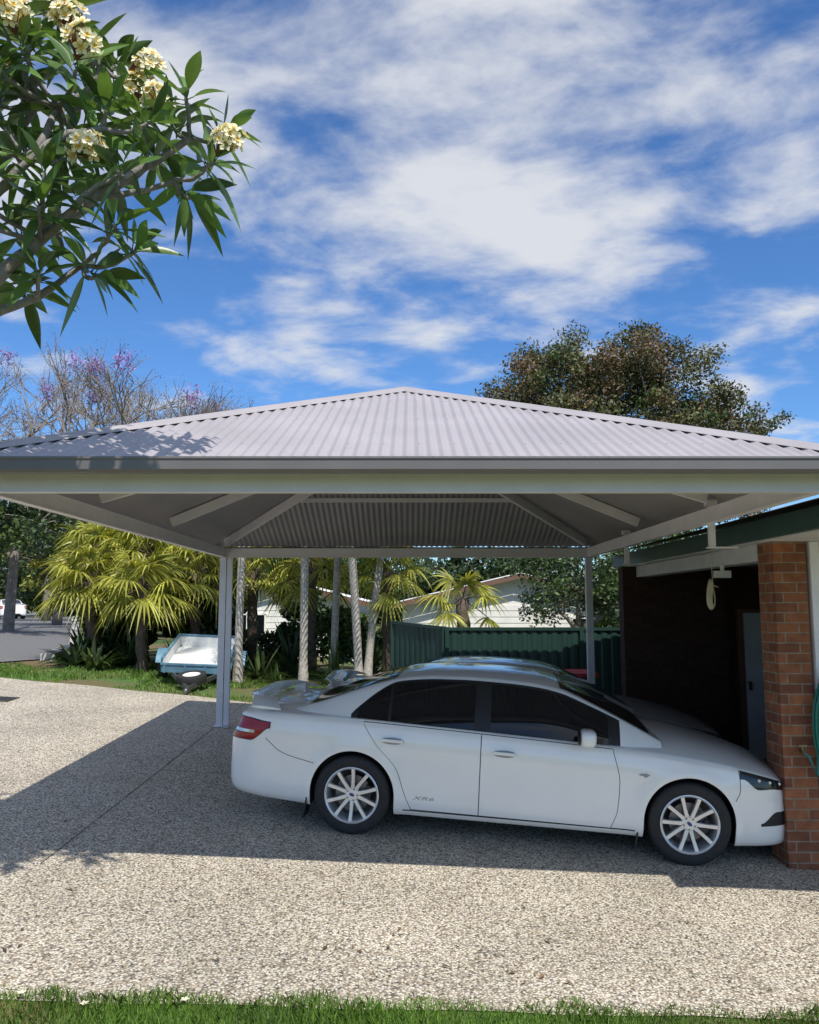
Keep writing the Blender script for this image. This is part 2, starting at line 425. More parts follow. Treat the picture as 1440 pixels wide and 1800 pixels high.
for sx in (-1,1):
    for (yc,yr) in ((YR,EYR-EX),(YF,EYF+EX)):
        x0=cx+sx*(HW-.03); y0=yc+(-.03 if yc==YR else .03)
        rafter((x0,y0,rz(x0,y0)-.01),(cx+sx*.04,yr,rz(cx,yr)-.03),.05,.11)
rafter((cx,EYF+EX-.1,rz(cx,EYF+EX)-.03),(cx,EYR-EX+.1,rz(cx,EYR-EX)-.03),.06,.12)
for y in (10.72,6.2):
    run=(EYR-y) if y>8 else (y-EYF)
    rafter((cx-EX+run+.05,y,rz(cx,y)+.01),(cx+EX-run-.05,y,rz(cx,y)+.01),.05,.05)
for y in (7.1,9.9):
    b=B(); b.box((xr_+.055,y,R(.72)),(.05,.05,.42)); b.box((xr_+.14,y,R(.515)),(.26,.06,.012)); b.box((xr_+.055,y,R(.9)),(.09,.08,.05))
    b.obj('bracket',['frame'],cp,world=True)

# ------------------------------------------------------------ house
hs=thing('brick_house','orange brick house with green fascia and open garage beside the driveway','house',loc=(5.0,9.3,G(5,9.3)))
FX=3.02; PX=3.15; FY=4.72
def hb(name,boxes,mats,par=None,**k):
    b=B()
    for c0,c1,mi in boxes:
        b.box([(a+d)/2 for a,d in zip(c0,c1)],[abs(d-a) for a,d in zip(c0,c1)],mi)
    o=b.obj(name,mats,par or hs,world=(par is None),**k)
    return o
CE=R(.57); gz=-.6
hb('wall',[((PX,7.1,gz),(PX+.28,7.42,CE),0),((PX+.28,7.2,gz),(11,7.39,CE),0)],['brick'],label='orange brick wall with corner pillar')
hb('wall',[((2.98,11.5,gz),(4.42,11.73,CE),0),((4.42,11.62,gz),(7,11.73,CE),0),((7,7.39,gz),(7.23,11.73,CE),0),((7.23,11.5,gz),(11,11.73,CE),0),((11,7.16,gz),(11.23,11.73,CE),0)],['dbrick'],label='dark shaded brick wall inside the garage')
hb('ceiling',[((FX+.03,FY+.03,CE),(11.6,12.2,CE+.012),0)],['soffit'])
hb('fascia',[((FX,FY,R(.585)),(FX+.022,12.2,R(.75)),0),((FX+.022,FY,R(.585)),(11.6,FY+.022,R(.75)),0)],['fascia'])
hb('lintel',[((PX+.02,7.45,R(.42)),(PX+.2,11.48,CE-.002),0)],['soffit'])
hb('downpipe',[((PX+.31,7.08,G(3.5,7.1)+.1),(PX+.39,7.16,CE-.004),0)],['frame'])
b=B(); z0=R(.76)
b.add([(FX-.17,FY-.16,z0),(7.4,FY-.16,z0+1.0),(7.4,12.3,z0+1.0),(FX-.17,12.3,z0),(11.8,FY-.16,z0),(11.8,12.3,z0)],[(0,1,2,3),(1,4,5,2)])
b.add([(FX,FY+.02,z0-.005),(7.4,FY+.02,z0+.96),(11.7,FY+.02,z0-.005)],[(0,2,1)]); b.add([(FX,12.2,z0-.005),(7.4,12.2,z0+.96),(11.7,12.2,z0-.005)],[(0,1,2)])
b.obj('roof',['brown'],hs,world=True)
gd=G(4.9,11.5)
dr=hb('door',[((4.66,11.56,gd+.02),(5.12,11.6,gd+2.0),0)],['door'],label='pale door in the dark garage wall')
b=B(); 
for c0,c1 in (((4.58,11.55,gd),(4.66,11.61,gd+2.05)),((5.12,11.55,gd),(5.20,11.61,gd+2.05)),((4.66,11.55,gd+2.0),(5.12,11.61,gd+2.05))):
    b.box([(a+d)/2 for a,d in zip(c0,c1)],[abs(d-a) for a,d in zip(c0,c1)])
b.obj('door_frame',['brown'],dr)
b=B(); b.box((4.71,11.53,gd+1.0),(.03,.05,.12)); b.obj('handle',['disc'],dr)
b=B(); b.box((3.14,8.25,R(.33)),(.16,.05,.07)); b.box((3.14,8.25,R(.39)),(.03,.03,.06)); b.obj('outdoor_lamp',['white'],hs,world=True)
b=B(); gs=G(3.8,6.9); b.box((5.58,6.84,gs+.0),(4.2,.50,.16)); o=b.obj('concrete_step',['drive']); o['label']='low concrete step along the brick wall'; o['category']='step'
b=B()
for k in range(10):
    pts=[(2.985+.036*math.sin(2*math.pi*i/22)*(.25+.09*k),8.1+.007*k+.02*math.sin(4*math.pi*i/22),R(.13)+.14*math.cos(2*math.pi*i/22)*(.8+.03*k)) for i in range(23)]
    b.tube(pts,.006,6)
b.tube([(2.985,8.1,R(.24)),(2.98,8.1,R(.42)),(2.985,8.1,R(.55))],.005,6); b.tube([(2.94,8.09,R(.2)),(2.985,8.06,R(.21)),(3.03,8.09,R(.2))],.008,6)
o=b.obj('extension_cord',['cord'],smooth=True); o['label']='coiled cream extension cord hanging from the eave'; o['category']='cord'
b=B()
for k in range(9):
    pts=[(3.61+(.20+.008*(k%4))*math.sin(2*math.pi*i/28),7.07-.012*k+.0,R(-1.0)+(.46+.012*(k%5))*math.cos(2*math.pi*i/28)) for i in range(29)]
    b.tube(pts,.011,8,caps=False)
b.tube([(3.41,7.03,R(-1.2)),(3.37,6.98,R(-1.38)),(3.33,7.02,R(-1.24)),(3.29,7.03,R(-1.2))],.011,8)
b.box((3.63,7.13,R(-.56)),(.22,.12,.03))
o=b.obj('garden_hose',['hose'],smooth=True); o['label']='coiled green garden hose hanging on the brick wall'; o['category']='hose'
b=B(); b.tube([(3.29,7.1,R(-1.2)),(3.29,7.03,R(-1.2)),(3.29,7.01,R(-1.24))],.013,8); b.tube([(3.29,7.045,R(-1.2)),(3.29,7.045,R(-1.155))],.009,8); b.bar((3.255,7.045,R(-1.15)),(3.325,7.045,R(-1.15)),.012,.012)
o=b.obj('garden_tap',['brass'],smooth=True); o['label']='small brass garden tap on the brick pillar'; o['category']='tap'

# ------------------------------------------------------------ car
def pchip(xs,ys):
    xs=np.array(xs,float);ys=np.array(ys,float);h=np.diff(xs);dl=np.diff(ys)/h;n=len(xs);m=np.zeros(n)
    for i in range(1,n-1):
        if dl[i-1]*dl[i]>0:
            w1=2*h[i]+h[i-1];w2=h[i]+2*h[i-1]; m[i]=(w1+w2)/(w1/dl[i-1]+w2/dl[i])
    m[0]=dl[0];m[-1]=dl[-1]
    def f(x):
        x=min(max(x,xs[0]),xs[-1]); i=min(int(np.searchsorted(xs,x,side='right'))-1,n-2); i=max(i,0)
        t=(x-xs[i])/h[i]; 
        return float((2*t**3-3*t*t+1)*ys[i]+(t**3-2*t*t+t)*h[i]*m[i]+(-2*t**3+3*t*t)*ys[i+1]+(t**3-t*t)*h[i]*m[i+1])
    return f
WB=2.838; WR=.335; AR=.372
Wf=pchip([-1.13,-1.115,-1.07,-1.0,-.85,-.4,0,1.2,2.4,2.9,3.2,3.4,3.55,3.66,3.73,3.77],[.58,.70,.785,.84,.89,.918,.93,.93,.93,.922,.893,.83,.745,.63,.51,.38])
Zb=pchip([-1.13,-1.10,-1.0,-.5,0,2.9,3.4,3.7,3.77],[.40,.30,.26,.22,.20,.19,.17,.18,.26])
Ze=pchip([-1.13,-1.11,-1.05,-.95,-.5,0,.6,1.2,2.2,2.7,3.1,3.4,3.6,3.73,3.77],[.85,.91,.945,.96,.98,.98,.965,.945,.905,.87,.825,.76,.70,.63,.57])
Zt=pchip([-1.13,-1.11,-1.05,-.95,-.6,-.3,0,2.2,2.5,2.8,3.1,3.4,3.6,3.73,3.77],[.88,.95,.995,1.015,1.025,1.02,1.00,.97,.985,.965,.915,.845,.77,.69,.62])
prof=pchip([0,.05,.15,.3,.5,.66,.74,.80,.88,.95,1.0],[.915,.95,.972,.980,.986,.990,1.0,.999,.987,.970,.937])
def sm(t): t=min(max(t,0),1); return t*t*(3-2*t)
def shift(X,z):
    d=-.055*sm((.90-z)/.22)*sm((-.75-X)/.35)
    d+=.04*sm((.62-z)/.25)*sm((X-3.3)/.4)
    return d
def side(X,t,off=0):
    z0=Zb(X);z1=Ze(X);z=z0+(z1-z0)*t
    y=Wf(X)*prof(t)
    for c in (0,WB):
        r=math.hypot(X-c,z-WR); y+=.018*math.exp(-((r-.40)/.06)**2)
    return Vector((X+shift(X,z),-(y+off),z))
def tz(X,z): return (z-Zb(X))/(Ze(X)-Zb(X))
def build_car_parts(root,paint):
    b=B()
    SX=list(np.concatenate([[-1.13,-1.127,-1.115,-1.09,-1.06],np.arange(-1.02,3.60,.035),[3.62,3.65,3.68,3.705,3.725,3.745,3.76,3.77]]))
    TT=[0,.02,.05,.1,.15,.2,.27,.34,.41,.48,.55,.62,.68,.72,.76,.8,.84,.88,.92,.95,.975,1.0]
    QQ=[.90,.86,.80,.70,.56,.40,.22]
    cols=[(X,None) for X in SX if not any(c-AR-.012<X<c+AR+.012 for c in (0,WB))]
    for c in (0,WB):
        cols.append((c-AR-1e-5,None)); cols.append((c+AR+1e-5,None))
        for k in range(33):
            a=math.pi*(1-k/32); cols.append((c+AR*math.cos(a),WR+.008+AR*math.sin(a)))
    cols.sort(key=lambda q:q[0])
    rings=[];arch=[]
    for X,za in cols:
        W=Wf(X); zb_=Zb(X); zz=za if za else zb_; ta=tz(X,zz) if za else 0
        yi=min(.60,.65*W); sx=shift(X,.3)
        half=[Vector((X+sx,-yi,zb_)),Vector((X+sx,-yi-(0 if za else .01),zz))]
        for t in TT: half.append(side(X,ta+(1-ta)*t))
        ye=-half[-1].y
        for q in QQ:
            f=q/.925; z=Ze(X)+(Zt(X)-Ze(X))*(1-f**3.0); half.append(Vector((X+shift(X,z),-ye*f,z)))
        h=len(half)
        ring=half+[Vector((X+shift(X,Zt(X)),0,Zt(X)))]+[Vector((p.x,-p.y,p.z)) for p in half[::-1]]+[Vector((X+sx,0,zb_))]
        rings.append(ring); arch.append(za is not None)
    n=len(rings[0]); vs=[p for r in rings for p in r]; fs=[];mi=[]
    dark={0,1,2*h-1,2*h-2,2*h,2*h+1}
    for i in range(len(rings)-1):
        for k in range(n):
            k2=(k+1)%n; fs.append((i*n+k,(i+1)*n+k,(i+1)*n+k2,i*n+k2))
            mi.append(1 if (k in dark and (arch[i] or arch[i+1] or k>=2*h)) else 0)
    fs.append(tuple(range(n))); fs.append(tuple((len(rings)-1)*n+k for k in range(n))[::-1]); mi+=[0,0]
    b.add(vs,fs,mi)
    body=b.obj('body',[paint,'black'],root,smooth=True,sharp=42)
    zt=pchip([-.62,-.35,-.1,.15,.4,.7,1.0,1.3,1.55,1.75,2.0,2.3,2.62],[1.0,1.095,1.20,1.30,1.375,1.412,1.422,1.418,1.402,1.365,1.265,1.125,.965])
    yrf=pchip([-.62,-.1,.4,1.0,1.75,2.2,2.62],[.69,.66,.625,.615,.635,.675,.72])
    ybf=pchip([-.62,0,.6,1.6,2.3,2.62],[.76,.835,.86,.86,.84,.78])
    def gh(X,s,off=0):
        z0=Ze(X)-.022; zr=z0+(zt(X)-z0)*.90; 
        if s<=1: y=ybf(X)+(yrf(X)-ybf(X))*s+.020*math.sin(math.pi*s); z=z0+(zr-z0)*s
        else:
            w=s-1; y=yrf(X)*(1-w**1.0); z=zr+(zt(X)-zr)*(1-(1-w)**3.0)
        return Vector((X,-y,z))
    def ghn(X,s,off):
        p=gh(X,s); a=gh(X+.01,s)-gh(X-.01,s); s0=max(s-.01,0); s1=min(s+.01,2); c=gh(X,s1)-gh(X,s0)
        nn=a.cross(c); 
        if nn.length<1e-9: nn=Vector((0,0,1))
        nn.normalize()
        if nn.dot(Vector((0,p.y,p.z-.9)))<0: nn=-nn
        return p+nn*off
    b=B(); SX=list(np.arange(-.62,2.6201,.04)); SS=[0,.15,.3,.45,.6,.75,.88,1,1.05,1.1,1.16,1.25,1.38,1.55,1.75]
    rings=[]
    for X in SX:
        hh=[gh(X,s) for s in SS]; rings.append(hh+[gh(X,2)]+[Vector((p.x,-p.y,p.z)) for p in hh[::-1]])
    n=len(rings[0]); b.add([p for r in rings for p in r],[(i*n+k,(i+1)*n+k,(i+1)*n+k+1,i*n+k+1) for i in range(len(rings)-1) for k in range(n-1)])
    b.obj('cabin',[paint],root,smooth=True,sharp=None)
    def patch(bb,f,u0,u1,lo,hi,off,nu=24,nv=10,mi=0,s=1,edge=None):
        vs=[]
        for i in range(nu+1):
            u=u0+(u1-u0)*i/nu; a=lo(u) if callable(lo) else lo; c=hi(u) if callable(hi) else hi
            for j in range(nv+1):
                p=f(u,a+(c-a)*j/nv,off); vs.append((p.x,p.y*s,p.z))
        bb.add(vs,[(i*(nv+1)+j,(i+1)*(nv+1)+j,(i+1)*(nv+1)+j+1,i*(nv+1)+j+1) for i in range(nu) for j in range(nv)],mi)
        if edge:
            per=[i*(nv+1) for i in range(nu+1)]+[nu*(nv+1)+j for j in range(1,nv+1)]+[i*(nv+1)+nv for i in range(nu-1,-1,-1)]+[j for j in range(nv-1,0,-1)]
            bot=[]
            for idx in per:
                i=idx//(nv+1);j=idx%(nv+1);u=u0+(u1-u0)*i/nu; a=lo(u) if callable(lo) else lo; c=hi(u) if callable(hi) else hi
                p=f(u,a+(c-a)*j/nv,off-edge); bot.append((p.x,p.y*s,p.z))
            top=[vs[i] for i in per]; m=len(per)
            bb.add(top+bot,[(i,(i+1)%m,m+(i+1)%m,m+i) for i in range(m)],mi)
    wh=lambda X:.22+.73*math.sin(math.pi/2*min(1,max(0,(X+.06)/.40)))**.8
    for s in (1,-1):
        b=B(); patch(b,ghn,-.06,2.27,lambda X:.03,wh,.0025,80,6,0,s,.004); b.obj('window_surround',['black'],root,smooth=True)
        for (a,c) in ((.0,.27),(.30,1.03),(1.17,2.17)):
            b=B(); patch(b,ghn,a,c,lambda X:.07,lambda X:wh(X)-.05,.006,30,6,0,s,.004); b.obj('side_window',['glass'],root,smooth=True)
    def scr(name,x0,x1,mt):
        b=B(); nu=20;sv=[1.10,1.16,1.25,1.38,1.55,1.75,2.0]; rows=[]
        for i in range(nu+1):
            X=x0+(x1-x0)*i/nu; hh=[ghn(X,q,.005) for q in sv]; rows.append(hh+[Vector((p.x,-p.y,p.z)) for p in hh[:-1][::-1]])
        n=len(rows[0]); b.add([p for r in rows for p in r],[(i*n+k,(i+1)*n+k,(i+1)*n+k+1,i*n+k+1) for i in range(nu) for k in range(n-1)])
        b.obj(name,[mt],root,smooth=True,sharp=None)
    scr('windscreen',1.76,2.54,'screen'); scr('rear_window',-.48,.30,'screen')
    def sidef(t,X,off): return side(X,t,off)
    rb=pchip([0.08,.25,.5,.75,.97],[.52,.46,.385,.20,.07]); fb=pchip([.08,.3,.6,.97],[2.20,2.25,2.26,2.20])
    for s in (1,-1):
        for nm,lo,hi in (('rear',rb,lambda t:1.095),('front',lambda t:1.103,fb)):
            b=B()
            patch(b,sidef,.072,.985,(lambda t:lo(t)-.006),(lambda t:hi(t)+.006),.0012,24,16,1,s)
            patch(b,sidef,.08,.978,lo,hi,.0045,24,16,0,s,.003)
            d=b.obj('door',[paint,'gap'],root,smooth=True,sharp=50)
            X=.335 if nm=='rear' else 1.30; z=.825 if nm=='rear' else .79; t=tz(X,z)
            b=B(); p=side(X,t,.0); 
            b.ell((p.x,(p.y-.003)*s,p.z),(.105,.008,.030),0); b.bar((p.x-.095,(p.y-.030)*s,p.z+.008),(p.x+.095,(p.y-.028)*s,p.z+.004),.016,.024,1)
            for q in (-.085,.085): b.box((p.x+q,(p.y-.016)*s,p.z+.006),(.02,.03,.02),1)
            b.obj('handle',['badge',paint],d,smooth=True)
            if nm=='rear' and s==1:
                cu=bpy.data.curves.new('t','FONT'); cu.body='XR6'; cu.size=.075; cu.extrude=.0008; cu.shear=.3
                to=bpy.data.objects.new('t',cu); COL.objects.link(to); dg=bpy.context.evaluated_depsgraph_get(); dg.update()
                tm=bpy.data.meshes.new_from_object(to.evaluated_get(dg)); bpy.data.objects.remove(to)
                q=side(.62,tz(.62,.345),.006); q2=side(.62,tz(.62,.42),.006)
                lean=math.atan2(q.y-q2.y,q2.z-q.z)
                tm.transform(Matrix.Translation((.53,q.y,q.z))@Matrix.Rotation(math.radians(90)+lean,4,'X')@Matrix.Diagonal((1.35,.58,1,1)))
                tm.materials.append(M['badge']); to=bpy.data.objects.new('badge',tm); COL.objects.link(to); to.parent=d
    for s in (1,-1):
        b=B()
        def rib(pts,w=.005,off=.002):
            P=[side(X,tz(X,z),off) for X,z in pts]; vs=[]
            for i,p in enumerate(P):
                d=(P[min(i+1,len(P)-1)]-P[max(i-1,0)]); d=Vector((d.x,0,d.z)).normalized(); q=Vector((-d.z,0,d.x))*w/2
                for e in (p+q,p-q): vs.append((e.x,e.y*s,e.z))
            b.add(vs,[(2*i,2*i+2,2*i+3,2*i+1) for i in range(len(P)-1)])
        rp=pchip([-.80,-.66,-.5,-.36],[.76,.655,.61,.585]); rib([(x,rp(x)) for x in np.linspace(-.80,-.345,16)])
        fp=pchip([.55,.62,.72,.79],[3.20,3.235,3.235,3.225]); rib([(fp(z),z) for z in np.linspace(.55,.79,10)])
        rib([(x,.245) for x in np.linspace(.45,2.40,30)],.010)
        b.obj('panel_seam',['gap'],root)
        sd=lambda X,t,o:side(X,t,o)
        b=B(); patch(b,sd,3.235,3.69,lambda X:tz(X,.725-.085*sm((X-3.26)/.14)-.03*sm((X-3.5)/.2)),lambda X:.985,.005,24,8,0,s,.005)
        hl=b.obj('headlight',['lampdark'],root,smooth=True)
        for X,zz_ in ((3.40,.71),(3.50,.69),(3.60,.67)):
            b=B(); p=side(X,tz(X,zz_),.002); b.ell((p.x,p.y*s,p.z),(.018,.009,.016)); b.obj('lamp_lens',['clear'],hl,smooth=True)
        b=B(); lo=lambda X:tz(X,.735+.12*sm((X+.93)/.16)); hi=lambda X:tz(X,.915-.02*sm((X+.98)/.2)); 
        patch(b,sd,-1.115,-.775,lo,hi,.007,20,8,0,s,.007)
        patch(b,sd,-1.11,-.90,lambda X:tz(X,.795),lambda X:tz(X,.82),.0095,16,3,1,s)
        patch(b,sd,-1.12,-.765,lambda X:lo(X)-.012,lambda X:hi(X)+.010,.0045,20,8,2,s,.004)
        b.obj('taillight',['red','clear','black'],root,smooth=True)
        b=B(); patch(b,sd,3.42,3.68,lambda X:tz(X,.34),lambda X:tz(X,.45-.09*sm((3.55-X)/.13)),.003,12,5,0,s,.003)
        b.obj('bumper_vent',['black'],root,smooth=True)
        b=B(); p=side(2.46,tz(2.46,.71),.003); b.ell((p.x,p.y*s,p.z),(.045,.004,.010)); b.ell((p.x+.01,p.y*s,p.z-.004),(.02,.005,.017)); b.obj('badge',['badge'],root,smooth=True)
        b=B(); b.ell((1.98,-1.0*s,.99),(.072,.115,.070),0,20,12,.65); b.bar((2.04,-.80*s,.92),(2.0,-.95*s,.955),.07,.035,1); b.box((2.06,-.84*s,.925),(.13,.02,.06),1)
        b.ell((1.912,-1.0*s,.988),(.012,.10,.058),1,16,10,.7)
        b.obj('wing_mirror',[paint,'black'],root,smooth=True)
        for X in (-.405,WB-.415):
            b=B(); b.box((X,-.79*s,.235),(.012,.22,.27),0,Euler((0,math.radians(8),0)).to_matrix()); b.obj('mudflap',['black'],root)
    b=B(); ny=36; sec=[(-.14,.004),(-.135,.016),(-.07,.022),(0,.016),(.07,.002),(.07,-.006),(0,-.006),(-.07,-.006)]
    vs=[]
    for i in range(ny+1):
        y=-.81+1.62*i/ny; f=abs(y)/.81; dz=-.06*max(0,(f-.72)/.28)**1.5; xx=-.97+.18*max(0,f-.5)/.5
        for a,hh in sec: vs.append((xx+a*(1+.3*max(0,f-.7)/.3),y,1.062+dz+hh))
    n=len(sec); b.add(vs,[(i*n+k,i*n+(k+1)%n,(i+1)*n+(k+1)%n,(i+1)*n+k) for i in range(ny) for k in range(n)]+[tuple(range(n)),tuple(ny*n+k for k in range(n))[::-1]])
    for s in (-1,1): b.box((-.88,s*.60,1.02),(.12,.10,.08))
    b.obj('spoiler',[paint],root,smooth=True,sharp=50)
    b=B(); b.tube([(.20,0,1.31),(.10,0,1.41)],[.006,.003],6); b.obj('aerial',['black'],root)
    b=B(); b.box((3.81,0,.40),(.03,.7,.16)); b.box((3.78,0,.61),(.03,.55,.07)); b.obj('grille',['black'],root)
    src=None
    for X in (0,WB):
        for s in (-1,1):
            if src is None:
                b=B(); b.lathe([(.03,-.02),(.155,-.02),(.155,.0),(.03,.0)],36,0); b.lathe([(.0,-.085),(.05,-.085),(.062,-.075),(.062,-.02)],24,1)
                b.box((.12,-.03,.05),(.07,.06,.14),2)
                w=b.obj('wheel',['disc','rim','black'],root,smooth=True)
                b=B(); b.lathe([(.232,-.098),(.262,-.112),(.300,-.114),(.322,-.104),(.333,-.088),(.335,-.05),(.335,.05),(.333,.088),(.322,.104),(.300,.114),(.262,.112),(.232,.098)],56,0)
                ty=b.obj('tyre',['tyre'],w,smooth=True,sharp=50)
                b=B(); b.lathe([(.236,-.100),(.240,-.110),(.232,-.114),(.222,-.106),(.215,-.085),(.212,-.02),(.205,.09)],56,0)
                b.lathe([(.205,.05),(.02,.06)],40,1)
                for k in range(5):
                    a0=2*math.pi*(k+.25)/5
                    for sg in (-1,1):
                        ai=a0+sg*math.radians(15); ao=a0+sg*math.radians(18)
                        def PP(a,r,w,y):
                            c=Vector((r*math.cos(a),y,r*math.sin(a))); t=Vector((-math.sin(a),0,math.cos(a)))*w; return c+t,c-t
                        v=[]
                        for r,a,w_,y in ((.045,ai,.016,-.080),(.13,(ai*.5+ao*.5),.0130,-.090),(.226,ao,.0145,-.104)):
                            p,q=PP(a,r,w_,y); p2,q2=PP(a,r,w_*1.15,y+.03); v+=[p,q,q2,p2]
                        b.add(v,[(4*i+j,4*i+(j+1)%4,4*i+4+(j+1)%4,4*i+4+j) for i in range(2) for j in range(4)],0)
                rm=b.obj('rim',['rim','black'],w,smooth=True,sharp=30)
                b=B(); b.disc(.030,-.0872,24,0,.030); b.disc(.024,-.0884,24,1,.014); 
                for k in range(5):
                    a=2*math.pi*(k+.25)/5; c=Vector((.047*math.cos(a),0,.047*math.sin(a)))
                    b.tube([c+Vector((0,-.075,0)),c+Vector((0,-.09,0))],.007,6,2)
                cc=b.obj('centre_cap',['rim','blueem','disc'],w)
                src=(w,[ty,rm,cc]); cur=w
            else:
                cur=src[0].copy(); COL.objects.link(cur); cur.parent=root
                for q in src[1]:
                    c2=q.copy(); COL.objects.link(c2); c2.parent=cur
            cur.location=(X,.805*s,WR)
            cur.rotation_euler=(0,random.uniform(0,1),0) if s==-1 else (0,random.uniform(0,1),math.pi)
def car_matrix(x,y,ang,sc=(1,1,1)):
    f=Vector((math.cos(ang),math.sin(ang),0)); e=.5
    sl=(G(x+f.x*e,y+f.y*e)-G(x-f.x*e,y-f.y*e)); f.z=sl; f.normalize()
    l0=Vector((-math.sin(ang),math.cos(ang),0)); l0.z=(G(x+l0.x*e,y+l0.y*e)-G(x-l0.x*e,y-l0.y*e)); 
    n=f.cross(l0).normalized(); l=n.cross(f)
    m=Matrix((f,l,n)).transposed().to_4x4()
    return Matrix.Translation((x,y,G(x,y)+.008))@m@Matrix.Diagonal((*sc,1))
car=thing('parked_car','white four-door sedan with rear spoiler parked under the carport','car',mtx=car_matrix(-.41,8.26,math.radians(-6.9)))
build_car_parts(car,'paint')
def copy_tree(src,par,paint):
    for ch in list(src.children):
        c=ch.copy(); COL.objects.link(c); c.parent=par
        if paint and any(m and m.name=='white_car_paint' for m in ch.data.materials):
            c.data=ch.data.copy()
            for i,m in enumerate(c.data.materials):
                if m.name=='white_car_paint': c.data.materials[i]=M[paint]
        copy_tree(ch,c,paint)
def copy_car(mtx,label,paint,name='parked_car',group=None):
    r=thing(name,label,'car',mtx=mtx,group=group); copy_tree(car,r,paint); return r
copy_car(car_matrix(.02,10.45,math.radians(-2),(.97,.97,.90)),'silver sedan parked beside the white sedan under the carport','paint2')
copy_car(car_matrix(-28.0,58,math.radians(125)),'white car parked along the kerb of the street',None)
copy_car(car_matrix(-10.6,31,math.radians(10)),'maroon car parked behind the palm trees','paintr')

# ------------------------------------------------------------ trailer
tm=car_matrix(-4.1,16.4,math.atan2(-1,.12),(.92,.92,.92))
tr=thing('box_trailer','small blue box trailer with white tray resting on the verge','trailer',mtx=tm)
Tt=Matrix.Translation((0,0,.34))@Matrix.Rotation(math.radians(8),4,'Y')
def tb(name,boxes,mats,par=tr):
    b=B()
    for c,sz,mi in boxes: b.box(Tt@Vector(c),sz,mi,Tt.to_3x3())
    return b.obj(name,mats,par)
tb('tray',[((0,0,.08),(2.1,1.28,.03),0)]+[((x,0,.10),(.03,1.2,.012),0) for x in np.linspace(-.9,.9,9)],['tbed'])
sd=[]
for s in (-1,1):
    sd+=[((0,s*.65,.21),(2.12,.02,.28),0),((0,s*.655,.36),(2.16,.045,.035),0)]+[((x,s*.67,.2),(.035,.03,.27),0) for x in np.linspace(-1,1,7)]
tb('side_panel',sd,['tblue'])
tb('front_panel',[((1.06,0,.15),(.02,1.28,.16),0),((1.065,0,.24),(.045,1.36,.035),0)]+[((1.08,y,.14),(.03,.035,.15),0) for y in (-.6,-.2,.2,.6)],['tblue'])
tb('tailgate',[((-1.06,0,.21),(.02,1.28,.28),0),((-1.065,0,.36),(.045,1.36,.035),0)],['tblue'])
tb('tray_liner',[((0,-.634,.2),(2.08,.008,.25),0),((0,.634,.2),(2.08,.008,.25),0),((-1.044,0,.2),(.008,1.25,.25),0)],['tbed'])
b=B()
for s in (-1,1): b.bar(Tt@Vector((1.0,s*.45,.03)),Tt@Vector((2.0,.0,.02)),.05,.08)
b.bar(Tt@Vector((1.9,0,.02)),Tt@Vector((2.2,0,.02)),.06,.06); b.ell(Tt@Vector((2.2,0,.03)),(.06,.05,.06))
b.obj('drawbar',['disc'],tr)
def tw(name,T,par,r=.28):
    b=B(); k=r/.335
    b.lathe([(.20*k,-.07),(.27*k,-.082),(.325*k,-.07),(.335*k,-.04),(.335*k,.04),(.325*k,.07),(.27*k,.082),(.20*k,.07)],32,0,T=T)
    b.lathe([(.205*k,-.06),(.19*k,-.065),(.12*k,-.03),(.05*k,-.045),(.0,-.045)],24,1,T=T)
    b.lathe([(.205*k,.06),(.12*k,.03),(.0,.045)],24,1,T=T)
    return b.obj(name,['tyre','white'],par,smooth=True)
tw('wheel',Matrix.Translation((-.05,-.80,.28)),tr); tw('wheel',Matrix.Translation((-.05,.80,.28))@Matrix.Rotation(math.pi,4,'Z'),tr)
tw('spare_wheel',Tt@Matrix.Translation((1.50,0,.10))@Matrix.Rotation(math.radians(-84),4,'X'),tr,.29)
for s in (-1,1):
    b=B(); vs=[]
    for i in range(13):
        a=math.radians(10+160*i/12)
        for yv in (.70,.92): vs.append((-.05+.37*math.cos(a),s*yv,.30+.33*math.sin(a)))
    b.add(vs,[(2*i,2*i+1,2*i+3,2*i+2) for i in range(12)]); b.obj('mudguard',['tblue'],tr,smooth=True)

# ------------------------------------------------------------ bin
bn=thing('wheelie_bin','dark wheelie bin with red lid beside the fence','bin',loc=(2.45,12.35,G(2.45,12.35)+.01))
b=B(); b.box((0,0,.47),(.44,.5,.86),0,None,1.18); bo=b.obj('bin_body',['bingreen'],bn)
b=B(); b.box((0,0,.93),(.58,.64,.05),0,None,.94); b.box((0,0,.965),(.48,.54,.03),0,None,.8); b.tube([(-.25,.33,.9),(.25,.33,.9)],.02,8); b.obj('lid',['binred'],bn)
for s in (-1,1):
    b=B(); b.lathe([(0,-.025),(.1,-.025),(.1,.025),(0,.025)],20,0,T=Matrix.Translation((s*.22,.24,.1))@Matrix.Rotation(math.radians(90),4,'Z'))
    b.obj('wheel',['tyre'],bn)

